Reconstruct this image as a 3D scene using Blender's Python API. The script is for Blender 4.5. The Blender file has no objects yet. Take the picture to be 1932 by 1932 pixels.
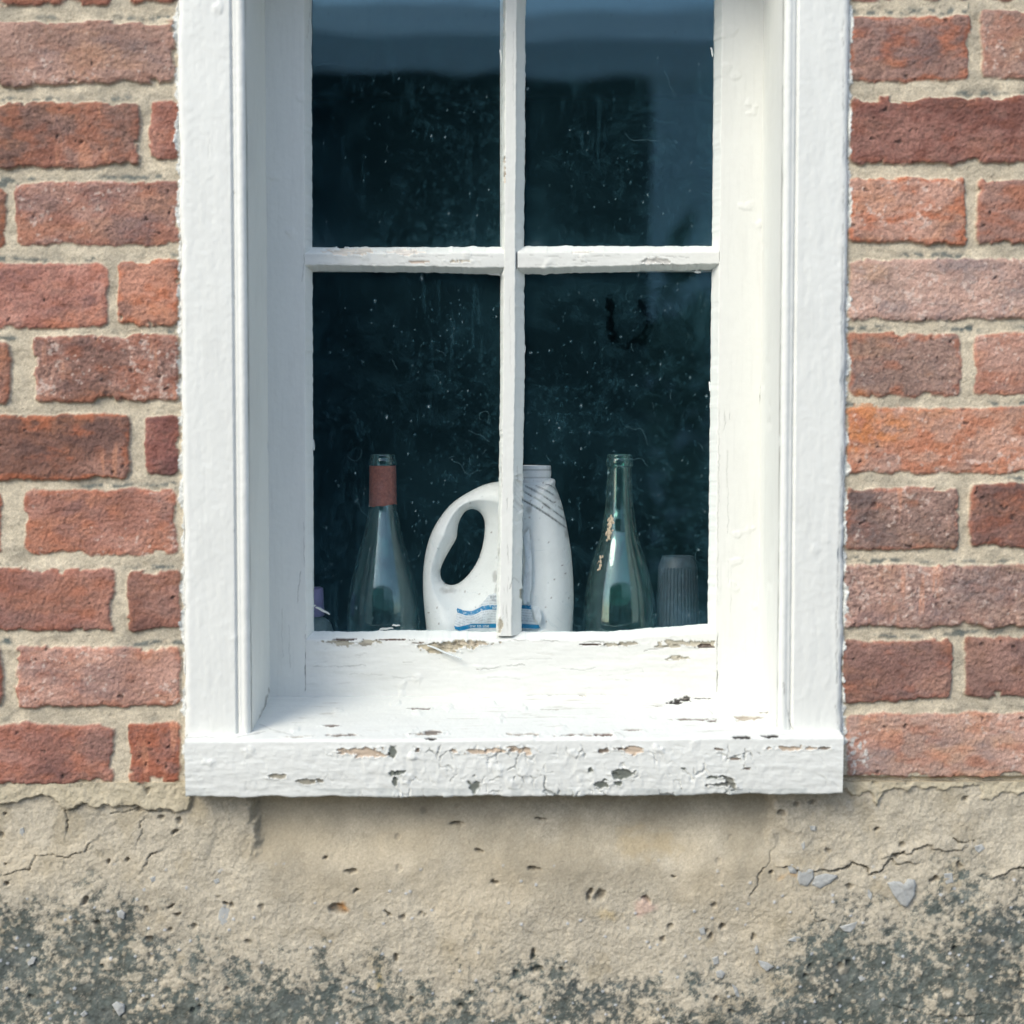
import bpy, math
import numpy as np
from mathutils import Vector

# ------------------------------------------------------------------ camera, sky, sun, exposure
sc = bpy.context.scene
COL = sc.collection
CAM = np.array([0.0, -1.4, 1.30]); PITCH = math.radians(2.75); F = 2758.0
cd = bpy.data.cameras.new('camera'); cam = bpy.data.objects.new('camera', cd); COL.objects.link(cam)
cam.location = CAM; cam.rotation_euler = (math.radians(90) - PITCH, 0, 0)
cd.sensor_width = 56; cd.lens = 80 * (2758 / 2760.0); cd.clip_end = 1000; cd.clip_start = 0.05
cd.dof.use_dof = True; cd.dof.focus_distance = 1.545; cd.dof.aperture_fstop = 4.5; cd.dof.aperture_blades = 5
sc.camera = cam
SUN_AZ, SUN_EL = math.radians(42), math.radians(40)      # azimuth to the left of straight out from the wall
w = bpy.data.worlds.new('World'); sc.world = w; w.use_nodes = True
nt = w.node_tree; bg = nt.nodes['Background']; sky = nt.nodes.new('ShaderNodeTexSky')
sky.sky_type = 'NISHITA'; sky.sun_disc = False; sky.sun_elevation = SUN_EL
sdir = Vector((-math.sin(SUN_AZ) * math.cos(SUN_EL), -math.cos(SUN_AZ) * math.cos(SUN_EL), math.sin(SUN_EL)))
sky.sun_rotation = math.atan2(sdir.x, sdir.y)
sky.air_density = 1.0; sky.dust_density = 1.4; sky.ozone_density = 1.0
hs = nt.nodes.new('ShaderNodeHueSaturation'); hs.inputs['Saturation'].default_value = 0.82        # thin high haze
nt.links.new(sky.outputs[0], hs.inputs['Color']); nt.links.new(hs.outputs[0], bg.inputs[0]); bg.inputs[1].default_value = 0.15
sl = bpy.data.lights.new('sun', 'SUN'); so = bpy.data.objects.new('sun', sl); COL.objects.link(so)
sl.energy = 0.95; sl.angle = math.radians(28); sl.color = (1.0, 0.95, 0.78)
so.rotation_euler = sdir.to_track_quat('Z', 'Y').to_euler(); so.location = (-3, -3, 5)
sc.view_settings.view_transform = 'Standard'; sc.view_settings.look = 'None'
sc.view_settings.exposure = 1.08; sc.view_settings.gamma = 1
sc.cycles.max_bounces = 14; sc.cycles.transparent_max_bounces = 24; sc.cycles.transmission_bounces = 12

# ------------------------------------------------------------------ helpers
sP, cP = math.sin(PITCH), math.cos(PITCH)
def P(px, py, y):
    """point on the plane Y=y seen at a pixel of the 1932-px photograph -> (x, z)"""
    u = (np.asarray(px, float) - 966) / F; v = (966 - np.asarray(py, float)) / F
    t = (y - CAM[1]) / (cP + v * sP)
    return u * t, CAM[2] + (-sP + v * cP) * t
def PX(x, y, z):
    dx, dy, dz = x - CAM[0], y - CAM[1], z - CAM[2]
    d = dy * cP - dz * sP
    return 966 + F * dx / d, 966 - F * (dy * sP + dz * cP) / d
_T = {}
def _tab(seed):
    if seed not in _T: _T[seed] = np.random.RandomState(seed).rand(256, 256)
    return _T[seed]
def vnoise(x, y, seed=0):
    T = _tab(seed); xi = np.floor(x).astype(int); yi = np.floor(y).astype(int)
    fx = x - xi; fy = y - yi; fx = fx * fx * fx * (fx * (fx * 6 - 15) + 10); fy = fy * fy * fy * (fy * (fy * 6 - 15) + 10)
    a, b, c, d = xi & 255, (xi + 1) & 255, yi & 255, (yi + 1) & 255
    return ((T[a, c] * (1 - fx) + T[b, c] * fx) * (1 - fy) + (T[a, d] * (1 - fx) + T[b, d] * fx) * fy) * 2 - 1
def fbm(x, y, s, o=4, seed=0, g=0.5):
    """roughly -1..1, feature size s (metres)"""
    r = 0; a = 1; n = 0; x = x / s; y = y / s
    for k in range(o):
        c, q = math.cos(k * 0.9 + 0.3), math.sin(k * 0.9 + 0.3)
        r = r + a * vnoise(x * c - y * q + 17.3 * k, x * q + y * c + 9.1 * k, seed + k); n += a
        x = x * 2.03; y = y * 2.03; a *= g
    return r / n * 1.5
def cells(x, y, s, seed=0):
    """F1, F2, random id of the nearest cell; distances in units of s"""
    Tx, Ty, Ti = _tab(seed + 50), _tab(seed + 51), _tab(seed + 52)
    x = x / s; y = y / s; xi = np.floor(x).astype(int); yi = np.floor(y).astype(int)
    f1 = np.full(x.shape, 9.0); f2 = f1.copy(); idr = np.zeros(x.shape)
    for i in (-1, 0, 1):
        for j in (-1, 0, 1):
            cx, cy = (xi + i) & 255, (yi + j) & 255
            d = np.hypot(xi + i + Tx[cx, cy] - x, yi + j + Ty[cx, cy] - y)
            n = d < f1
            f2 = np.where(n, f1, np.minimum(f2, d)); idr = np.where(n, Ti[cx, cy], idr); f1 = np.where(n, d, f1)
    return f1, f2, idr
def ss(a, b, x):
    t = np.clip((x - a) / (b - a), 0, 1); return t * t * (3 - 2 * t)
def lin(r, g, b):
    f = lambda c: (c / 255 / 12.92) if c / 255 < 0.04045 else ((c / 255 + 0.055) / 1.055) ** 2.4
    return np.array([f(r), f(g), f(b)])
def mix(a, b, t):
    return a * (1 - t[..., None]) + b * t[..., None]
def polydist(px, py, pts):
    """distance to an open polyline, and signed side (positive on the left of travel, y down)"""
    best = np.full(np.shape(px), 1e9); side = np.zeros(np.shape(px))
    for (x0, y0), (x1, y1) in zip(pts[:-1], pts[1:]):
        dx, dy = x1 - x0, y1 - y0; L = dx * dx + dy * dy + 1e-9
        t = np.clip(((px - x0) * dx + (py - y0) * dy) / L, 0, 1)
        d = np.hypot(px - x0 - t * dx, py - y0 - t * dy); n = d < best
        side = np.where(n, np.sign(dx * (py - y0) - dy * (px - x0)), side); best = np.where(n, d, best)
    return best, side
def inpoly(px, py, pts):
    ins = np.zeros(np.shape(px), bool); n = len(pts)
    for i in range(n):
        x0, y0 = pts[i]; x1, y1 = pts[(i + 1) % n]
        if y0 == y1: continue
        ins ^= ((y0 > py) != (y1 > py)) & (px < (x1 - x0) * (py - y0) / (y1 - y0) + x0)
    return ins
def tag(o, label=None, cat=None, group=None, kind=None):
    if label: o['label'] = label
    if cat: o['category'] = cat
    if group: o['group'] = group
    if kind: o['kind'] = kind
    return o
def empty(name, loc=(0, 0, 0)):
    o = bpy.data.objects.new(name, None); COL.objects.link(o); o.location = loc; o.empty_display_size = 0.05; return o
def link(name, me, mat, parent=None):
    o = bpy.data.objects.new(name, me); COL.objects.link(o); me.materials.append(mat)
    if parent is not None:
        o.parent = parent
        q = parent; off = Vector((0, 0, 0))
        while q is not None: off += Vector(q.location); q = q.parent
        o.location = -off                      # meshes are written in world coordinates
    return o
def mesh_arrays(name, V, Q, smooth=True, attrs=None):
    """V (n,3), Q (m,4) quads; attrs: {'Col': (n,3)} or {'Dust': (n,)}"""
    me = bpy.data.meshes.new(name); n, m = len(V), len(Q)
    me.vertices.add(n); me.vertices.foreach_set('co', np.ascontiguousarray(V, np.float32).ravel())
    me.loops.add(m * 4); me.loops.foreach_set('vertex_index', np.ascontiguousarray(Q, np.int32).ravel())
    me.polygons.add(m); me.polygons.foreach_set('loop_start', np.arange(0, m * 4, 4, dtype=np.int32))
    me.polygons.foreach_set('loop_total', np.full(m, 4, np.int32))
    me.polygons.foreach_set('use_smooth', np.full(m, smooth, bool))
    for k, a in (attrs or {}).items():
        if np.ndim(a) == 2:
            at = me.attributes.new(k, 'FLOAT_COLOR', 'POINT')
            at.data.foreach_set('color', np.concatenate([a, np.ones((n, 1))], 1).astype(np.float32).ravel())
        else:
            me.attributes.new(k, 'FLOAT', 'POINT').data.foreach_set('value', np.asarray(a, np.float32).ravel())
    me.update(calc_edges=True); me.validate(); return me
def gridquads(nv, nu, off=0, flip=False):
    i = np.arange(nv * nu).reshape(nv, nu) + off
    q = np.stack([i[:-1, :-1], i[:-1, 1:], i[1:, 1:], i[1:, :-1]], -1).reshape(-1, 4)
    return q[:, ::-1] if flip else q
class MB:
    def __init__(s): s.V = []; s.Q = []; s.A = {}; s.n = 0
    def grid(s, G, attrs=None, flip=False):
        nv, nu = G.shape[:2]; s.Q.append(gridquads(nv, nu, s.n, flip)); s.V.append(G.reshape(-1, 3)); s.n += nv * nu
        for k, a in (attrs or {}).items():
            s.A.setdefault(k, []).append(a.reshape(-1, 3) if a.ndim == 3 else a.reshape(-1))
        return s
    def box(s, x0, x1, y0, y1, z0, z1, col=None):
        v = np.array([(x, y, z) for x in (x0, x1) for y in (y0, y1) for z in (z0, z1)], float)
        q = np.array([(0, 1, 3, 2), (4, 6, 7, 5), (0, 4, 5, 1), (2, 3, 7, 6), (0, 2, 6, 4), (1, 5, 7, 3)])
        v = v[q.ravel()]; s.Q.append(np.arange(24).reshape(6, 4) + s.n); s.V.append(v); s.n += 24
        if col is not None: s.A.setdefault('Col', []).append(np.tile(col, (24, 1)))
        return s
    def build(s, name, mat, parent=None, smooth=True):
        me = mesh_arrays(name, np.concatenate(s.V), np.concatenate(s.Q), smooth, {k: np.concatenate(a) for k, a in s.A.items()})
        return link(name, me, mat, parent)
def normals(G):
    du = np.gradient(G, axis=1); dv = np.gradient(G, axis=0); n = np.cross(du, dv)
    return n / (np.linalg.norm(n, axis=-1, keepdims=True) + 1e-12)
def lathe(prof, seg=64, c=(0, 0, 0), rib=None, close=True):
    prof = np.array(prof, float); a = np.linspace(0, 2 * math.pi, seg + 1)
    r = prof[:, 0][:, None] * np.ones(seg + 1)
    if rib is not None: r = r * rib(a[None, :], prof[:, 1][:, None])
    return np.stack([c[0] + r * np.cos(a), c[1] + r * np.sin(a), c[2] + prof[:, 1][:, None] + 0 * r], -1)
def smoothprof(pts, n):
    """Catmull-Rom through profile points"""
    p = np.array(pts, float); p = np.vstack([2 * p[0] - p[1], p, 2 * p[-1] - p[-2]]); out = []
    for i in range(1, len(p) - 2):
        for t in np.linspace(0, 1, n, endpoint=False):
            a, b, c, d = p[i - 1], p[i], p[i + 1], p[i + 2]
            out.append(0.5 * (2 * b + (c - a) * t + (2 * a - 5 * b + 4 * c - d) * t * t + (3 * b - a - 3 * c + d) * t ** 3))
    out.append(p[-2]); return np.array(out)

# ------------------------------------------------------------------ materials
def newmat(name):
    m = bpy.data.materials.new(name); m.use_nodes = True; t = m.node_tree
    return m, t, t.nodes['Principled BSDF'], t.nodes['Material Output']
def nd(t, kind, **kw):
    n = t.nodes.new(kind)
    for k, v in kw.items():
        if k in n.inputs: n.inputs[k].default_value = v
        else: setattr(n, k, v)
    return n
def attrmat(name, rough, scale, tint, bump, dist=0.001, spec=0.3, stretch=(1, 1, 1)):
    """colour comes from the mesh's own pattern, broken up by fine noise, with a fine relief"""
    m, t, b, o = newmat(name); L = t.links.new
    at = nd(t, 'ShaderNodeAttribute', attribute_name='Col')
    tc = nd(t, 'ShaderNodeTexCoord'); mp = nd(t, 'ShaderNodeMapping', Scale=stretch); L(tc.outputs['Object'], mp.inputs[0])
    n1 = nd(t, 'ShaderNodeTexNoise', Scale=scale, Detail=6, Roughness=0.65); L(mp.outputs[0], n1.inputs['Vector'])
    mr = nd(t, 'ShaderNodeMapRange'); mr.inputs[1].default_value = 0.25; mr.inputs[2].default_value = 0.75
    mr.inputs[3].default_value = 1 - tint; mr.inputs[4].default_value = 1 + tint
    L(n1.outputs[0], mr.inputs[0])
    mx = nd(t, 'ShaderNodeVectorMath', operation='MULTIPLY'); L(at.outputs['Color'], mx.inputs[0]); L(mr.outputs[0], mx.inputs[1])
    L(mx.outputs[0], b.inputs['Base Color'])
    n2 = nd(t, 'ShaderNodeTexNoise', Scale=scale * 1.7, Detail=5, Roughness=0.6); L(mp.outputs[0], n2.inputs['Vector'])
    bp = nd(t, 'ShaderNodeBump', Strength=bump, Distance=dist); L(n2.outputs[0], bp.inputs['Height']); L(bp.outputs[0], b.inputs['Normal'])
    b.inputs['Roughness'].default_value = rough; b.inputs['Specular IOR Level'].default_value = spec
    return m
def plain(name, col, rough=0.5, scale=60, tint=0.1, bump=0.1, dist=0.001, spec=0.3):
    m, t, b, o = newmat(name); L = t.links.new
    tc = nd(t, 'ShaderNodeTexCoord'); n1 = nd(t, 'ShaderNodeTexNoise', Scale=scale, Detail=5); L(tc.outputs['Object'], n1.inputs['Vector'])
    cr = nd(t, 'ShaderNodeValToRGB'); cr.color_ramp.elements[0].position = 0.3; cr.color_ramp.elements[1].position = 0.7
    cr.color_ramp.elements[0].color = (*[c * (1 - tint) for c in col], 1); cr.color_ramp.elements[1].color = (*[min(1, c * (1 + tint)) for c in col], 1)
    L(n1.outputs[0], cr.inputs[0]); L(cr.outputs[0], b.inputs['Base Color'])
    bp = nd(t, 'ShaderNodeBump', Strength=bump, Distance=dist); L(n1.outputs[0], bp.inputs['Height']); L(bp.outputs[0], b.inputs['Normal'])
    b.inputs['Roughness'].default_value = rough; b.inputs['Specular IOR Level'].default_value = spec
    return m
M_mason = attrmat('brick_and_mortar', 0.92, 800, 0.26, 0.5, 0.0008, 0.12)
M_render = attrmat('cement_render', 0.95, 380, 0.14, 0.6, 0.0012, 0.1)
M_paint = attrmat('old_white_paint', 0.5, 140, 0.018, 0.22, 0.0006, 0.3)
M_plastic = attrmat('dusty_plastic', 0.42, 260, 0.03, 0.1, 0.0004, 0.4)
def paneglass():
    m, t, b, o = newmat('dusty_window_glass'); L = t.links.new; t.nodes.remove(b)
    at = nd(t, 'ShaderNodeAttribute', attribute_name='Dust')
    lw = nd(t, 'ShaderNodeLayerWeight'); p5 = nd(t, 'ShaderNodeMath', operation='POWER'); p5.inputs[1].default_value = 5
    L(lw.outputs['Facing'], p5.inputs[0])
    fr = nd(t, 'ShaderNodeMath', operation='MULTIPLY_ADD'); fr.inputs[1].default_value = 0.95; fr.inputs[2].default_value = 0.054
    L(p5.outputs[0], fr.inputs[0])
    tr = nd(t, 'ShaderNodeBsdfTransparent'); tr.inputs[0].default_value = (0.985, 0.992, 0.992, 1)
    gl = nd(t, 'ShaderNodeBsdfGlossy'); gl.inputs['Roughness'].default_value = 0.0; gl.inputs[0].default_value = (.50, .84, 1, 1)  # blue of the mirrored sky is put into this reflection tint
    tc = nd(t, 'ShaderNodeTexCoord'); nz = nd(t, 'ShaderNodeTexNoise', Scale=7, Detail=1); L(tc.outputs['Object'], nz.inputs['Vector'])
    bp = nd(t, 'ShaderNodeBump', Strength=0.02, Distance=0.02); L(nz.outputs[0], bp.inputs['Height']); L(bp.outputs[0], gl.inputs['Normal'])
    m1 = nd(t, 'ShaderNodeMixShader'); L(fr.outputs[0], m1.inputs[0]); L(tr.outputs[0], m1.inputs[1]); L(gl.outputs[0], m1.inputs[2])
    df = nd(t, 'ShaderNodeBsdfDiffuse'); df.inputs[0].default_value = (0.17, 0.50, 0.64, 1)
    cr = nd(t, 'ShaderNodeValToRGB'); cr.color_ramp.elements[0].position = .06; cr.color_ramp.elements[0].color = (.17, .50, .64, 1); cr.color_ramp.elements[1].position = .24; cr.color_ramp.elements[1].color = (.62, .76, .80, 1)  # real dust, but its teal stands in for the cool cast of shadow
    L(at.outputs['Fac'], cr.inputs[0]); L(cr.outputs[0], df.inputs[0])
    nf = nd(t, 'ShaderNodeTexNoise', Scale=900, Detail=3, Roughness=0.7); L(tc.outputs['Object'], nf.inputs['Vector'])
    mr = nd(t, 'ShaderNodeMapRange'); mr.inputs[1].default_value = 0.35; mr.inputs[2].default_value = 0.75; mr.inputs[3].default_value = 0.3; mr.inputs[4].default_value = 1.7
    L(nf.outputs[0], mr.inputs[0])
    ml = nd(t, 'ShaderNodeMath', operation='MULTIPLY', use_clamp=True); L(at.outputs['Fac'], ml.inputs[0]); L(mr.outputs[0], ml.inputs[1])
    m2 = nd(t, 'ShaderNodeMixShader'); L(ml.outputs[0], m2.inputs[0]); L(m1.outputs[0], m2.inputs[1]); L(df.outputs[0], m2.inputs[2])
    L(m2.outputs[0], o.inputs[0]); return m
M_pane = paneglass()
def bottleglass(name, col, dust):
    m, t, b, o = newmat(name); L = t.links.new
    b.inputs['Base Color'].default_value = (*col, 1); b.inputs['Transmission Weight'].default_value = 1; b.inputs['IOR'].default_value = 1.5
    b.inputs['Roughness'].default_value = 0.03; b.inputs['Coat Weight'].default_value = .5; b.inputs['Coat IOR'].default_value = 1.75; b.inputs['Coat Roughness'].default_value = .06; b.inputs['Coat Tint'].default_value = (.7, .92, 1, 1)
    df = nd(t, 'ShaderNodeBsdfDiffuse'); df.inputs[0].default_value = (0.34, 0.54, 0.52, 1)
    tc = nd(t, 'ShaderNodeTexCoord'); n = nd(t, 'ShaderNodeTexNoise', Scale=90, Detail=6, Roughness=0.7); L(tc.outputs['Object'], n.inputs['Vector'])
    mr = nd(t, 'ShaderNodeMapRange'); mr.inputs[1].default_value = 0.4; mr.inputs[2].default_value = 0.8; mr.inputs[3].default_value = dust * 0.5; mr.inputs[4].default_value = dust * 3
    L(n.outputs[0], mr.inputs[0]); ms = nd(t, 'ShaderNodeMixShader')
    lw = nd(t, 'ShaderNodeLayerWeight'); fa = nd(t, 'ShaderNodeMath', operation='MULTIPLY_ADD'); fa.inputs[1].default_value = 5.0; fa.inputs[2].default_value = .6; L(lw.outputs['Facing'], fa.inputs[0])
    mm = nd(t, 'ShaderNodeMath', operation='MULTIPLY', use_clamp=True); L(fa.outputs[0], mm.inputs[0]); L(mr.outputs[0], mm.inputs[1]); L(mm.outputs[0], ms.inputs[0]); L(b.outputs[0], ms.inputs[1]); L(df.outputs[0], ms.inputs[2])
    L(ms.outputs[0], o.inputs[0]); return m
M_bottle = bottleglass('clear_green_tinged_glass', (0.74, 0.94, 0.86), 0.024)
M_bottle_green = bottleglass('pale_green_glass', (0.58, 0.93, 0.78), 0.020)
M_liquid, _t, _b, _o = newmat('green_residue'); _b.inputs['Base Color'].default_value = (0.05, 0.45, 0.25, 1)
_b.inputs['Transmission Weight'].default_value = 0.75; _b.inputs['IOR'].default_value = 1.33; _b.inputs['Roughness'].default_value = 0.15
M_collar = plain('faded_red_foil', (0.30, 0.105, 0.075), 0.45, 300, 0.25, 0.25, 0.0006)
M_dark = plain('charcoal_plastic', (0.034, 0.050, 0.064), 0.5, 200, 0.2, 0.1, 0.0004, 0.3)
M_lilac = plain('lilac_plastic', (0.36, 0.30, 0.50), 0.5, 200, 0.1, 0.1, 0.0004)
M_crust = plain('tan_crust', (0.62, 0.50, 0.36), 0.95, 900, 0.3, 0.6, 0.0008)
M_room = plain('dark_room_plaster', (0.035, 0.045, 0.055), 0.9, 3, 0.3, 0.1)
M_board = plain('dusty_inner_board', (0.30, 0.31, 0.30), 0.8, 40, 0.3, 0.2)
M_web = plain('cobweb_threads', (0.16, 0.30, 0.35), 1.0, 900, 0.1, 0.0)
M_stone = plain('pale_grey_stone', tuple(lin(166, 167, 164)), 0.85, 300, 0.14, 0.3, 0.001)
M_flake = plain('peeled_paint_flake', (0.68, 0.71, 0.69), 0.6, 300, 0.05, 0.2, 0.0005)
M_print = plain('white_print', (0.8, 0.85, 0.88), 0.5, 100, 0.03, 0.0)
M_printgrey = plain('grey_print', (0.30, 0.33, 0.37), 0.6, 100, 0.05, 0.0)

WHITE = np.array([0.715, 0.722, 0.68])

# ------------------------------------------------------------------ key lines of the window, all in metres
Y_CAS, Y_SASH, Y_GLASS = -0.004, 0.112, 0.127
XOL, XOR = P(341, 700, Y_CAS)[0], P(1597, 700, Y_CAS)[0]         # outer edges of the casings
XIL, XIR = P(466, 700, Y_CAS)[0], P(1475, 700, Y_CAS)[0]         # inner edges of the casings
XJL, XJR = P(505, 700, Y_SASH)[0], P(1436, 700, Y_SASH)[0]       # where the sash meets the jambs
Z_HEAD = 1.83
Z_SILL_F = P(966, 1391, -0.022)[1]                                 # sill arris
Z_SILL_B = P(966, 1308, Y_SASH)[1]

# ------------------------------------------------------------------ brick wall
OR = lin(184, 110, 78)
# xl, xr, top-left, top-right, bottom-left, bottom-right (photo pixels), colour, haze, orange edge, dark mottling
L_BR = [
 (-200, 205, -108, -112, 12, 8, (150, 85, 65), .2, .2, .5), (240, 336, -110, -112, 8, 2, (165, 90, 70), .2, .3, .3),
 (-60, 331, 42, 37, 164, 153, (172, 124, 108), .55, .15, .25),
 (-165, 262, 192, 191, 321, 313, (140, 92, 78), .3, .35, .75), (279, 337, 188, 190, 302, 304, (166, 92, 72), .2, .2, .4),
 (-240, 10, 352, 354, 470, 470, (150, 88, 58), .1, .4, .3), (26, 338, 345, 340, 464, 462, (168, 112, 98), .4, .3, .55),
 (-210, 203, 497, 496, 621, 618, (186, 106, 86), .3, .3, .3), (219, 337, 490, 487, 613, 612, (188, 108, 72), .1, .7, .3),
 (-260, 19, 645, 646, 762, 760, (170, 100, 70), .1, .3, .3), (62, 336, 636, 630, 758, 757, (146, 92, 78), .45, .3, .8),
 (-170, 243, 784, 780, 908, 903, (146, 88, 68), .15, .65, .7), (273, 337, 782, 783, 896, 897, (146, 76, 68), .1, .1, .4),
 (-330, 3, 928, 928, 1046, 1046, (170, 96, 74), .2, .3, .3), (45, 336, 926, 922, 1045, 1046, (182, 106, 82), .4, .35, .35),
 (-200, 217, 1074, 1073, 1194, 1192, (162, 92, 74), .1, .25, .3), (241, 342, 1077, 1076, 1191, 1186, (146, 88, 72), .1, .15, .35),
 (-320, 6, 1222, 1222, 1334, 1334, (180, 100, 72), .1, .4, .3), (27, 341, 1218, 1221, 1337, 1332, (190, 126, 106), .5, .35, .15),
 (-210, 216, 1367, 1366, 1484, 1480, (170, 96, 78), .2, .25, .35), (240, 338, 1363, 1362, 1478, 1478, (146, 72, 56), .1, .45, .7)]
R_BR = [
 (1602, 1990, -112, -112, 0, -4, (150, 92, 78), .2, .2, .4),
 (1602, 1830, 28, 27, 152, 150, (146, 100, 90), .3, .6, .5), (1851, 2060, 17, 17, 147, 146, (162, 118, 104), .4, .3, .4),
 (1602, 2030, 184, 180, 309, 305, (138, 74, 62), .1, .2, .45),
 (1603, 1823, 337, 334, 458, 462, (192, 126, 100), .5, .75, .3), (1843, 2060, 337, 337, 459, 458, (160, 106, 92), .3, .4, .3),
 (1603, 2030, 489, 488, 606, 604, (188, 144, 130), .75, .1, .1),
 (1600, 1814, 626, 628, 745, 748, (160, 118, 105), .5, .5, .5), (1839, 2060, 627, 626, 746, 746, (188, 128, 108), .5, .4, .1),
 (1599, 2020, 770, 768, 893, 893, (198, 132, 100), .45, .6, .25),
 (1594, 1809, 921, 921, 1038, 1039, (146, 108, 98), .45, .4, .8), (1831, 2060, 911, 910, 1033, 1034, (136, 84, 74), .1, .35, .8),
 (1592, 2010, 1065, 1067, 1183, 1186, (160, 124, 116), .7, .2, .75),
 (1590, 1797, 1208, 1206, 1326, 1320, (146, 94, 84), .25, .3, .45), (1820, 2060, 1200, 1199, 1316, 1315, (140, 92, 82), .2, .15, .3),
 (1596, 2010, 1347, 1342, 1468, 1464, (192, 142, 124), .6, .4, .1)]
rs = np.random.RandomState(4)
def quadw(b):
    c = [(b[0], b[2]), (b[1], b[3]), (b[1], b[5]), (b[0], b[4])]
    return [tuple(float(q) for q in P(x, y, 0.0)) for x, y in c]
def mute(c): return (c * .57 + c.mean() * .43) * np.array([1.13, 1.12, 1.03])
BR = [(quadw(b), mute(lin(*b[6])), b[7], b[8], b[9]) for b in L_BR + R_BR]
ROWS = [(-108, 10), (42, 160), (190, 312), (345, 464), (492, 615), (635, 757), (782, 902), (925, 1045), (1074, 1192), (1220, 1334), (1365, 1480)]
def filler(x0, x1, zt, zb, k, xs=0.0):
    x = x0 + xs; n = 0
    while x < x1:
        l = (0.212 if (k + n) % 2 else 0.105) + rs.uniform(-.006, .006); e = min(x + l, x1)
        if e - x > 0.03:
            j = rs.uniform(-.002, .002, 4); base = lin(rs.uniform(138, 190), rs.uniform(82, 122), rs.uniform(66, 104)) * .92
            BR.append(([(x, zt + j[0]), (e, zt + j[1]), (e, zb + j[2]), (x, zb + j[3])], base, rs.uniform(0, .6), rs.uniform(0, .6), rs.uniform(.1, .7)))
        x = e + 0.011; n += 1
LX = {0: -200, 1: -60, 2: -165, 3: -240, 4: -210, 5: -260, 6: -170, 7: -330, 8: -200, 9: -320, 10: -210}
RX = {0: 1990, 1: 2060, 2: 2030, 3: 2060, 4: 2030, 5: 2060, 6: 2020, 7: 2060, 8: 2010, 9: 2060, 10: 2010}
for k, (a, b) in enumerate(ROWS):
    zt, zb = float(P(966, a, 0)[1]), float(P(966, b, 0)[1])
    filler(-2.0, float(P(LX[k], 700, 0)[0]) - 0.011, zt, zb, k); filler(float(P(RX[k], 700, 0)[0]) + 0.011, 2.0, zt, zb, k)
zz = float(P(966, -108, 0)[1]) + 0.010; k = 0
while zz < 2.55:
    if zz < Z_HEAD + 0.05 - 0.02:
        filler(-2.0, XOL, zz + .065, zz, k); filler(XOR, 2.0, zz + .065, zz, k)
    else: filler(-2.0, 2.0, zz + .065, zz, k)
    zz += 0.075; k += 1
def spaced(a, b, fa, fb, fine, coarse):
    s = []
    if a < fa: s.append(np.linspace(a, fa, max(2, int((fa - a) / coarse)), endpoint=False))
    lo, hi = max(a, fa), min(b, fb)
    if hi > lo: s.append(np.linspace(lo, hi, max(2, int((hi - lo) / fine)), endpoint=(hi >= b)))
    if b > fb: s.append(np.linspace(max(fb, a), b, max(2, int((b - max(fb, a)) / coarse))))
    return np.concatenate(s)
MORT = lin(204, 192, 169) * 0.92; SOOT = lin(84, 96, 96)
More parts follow.
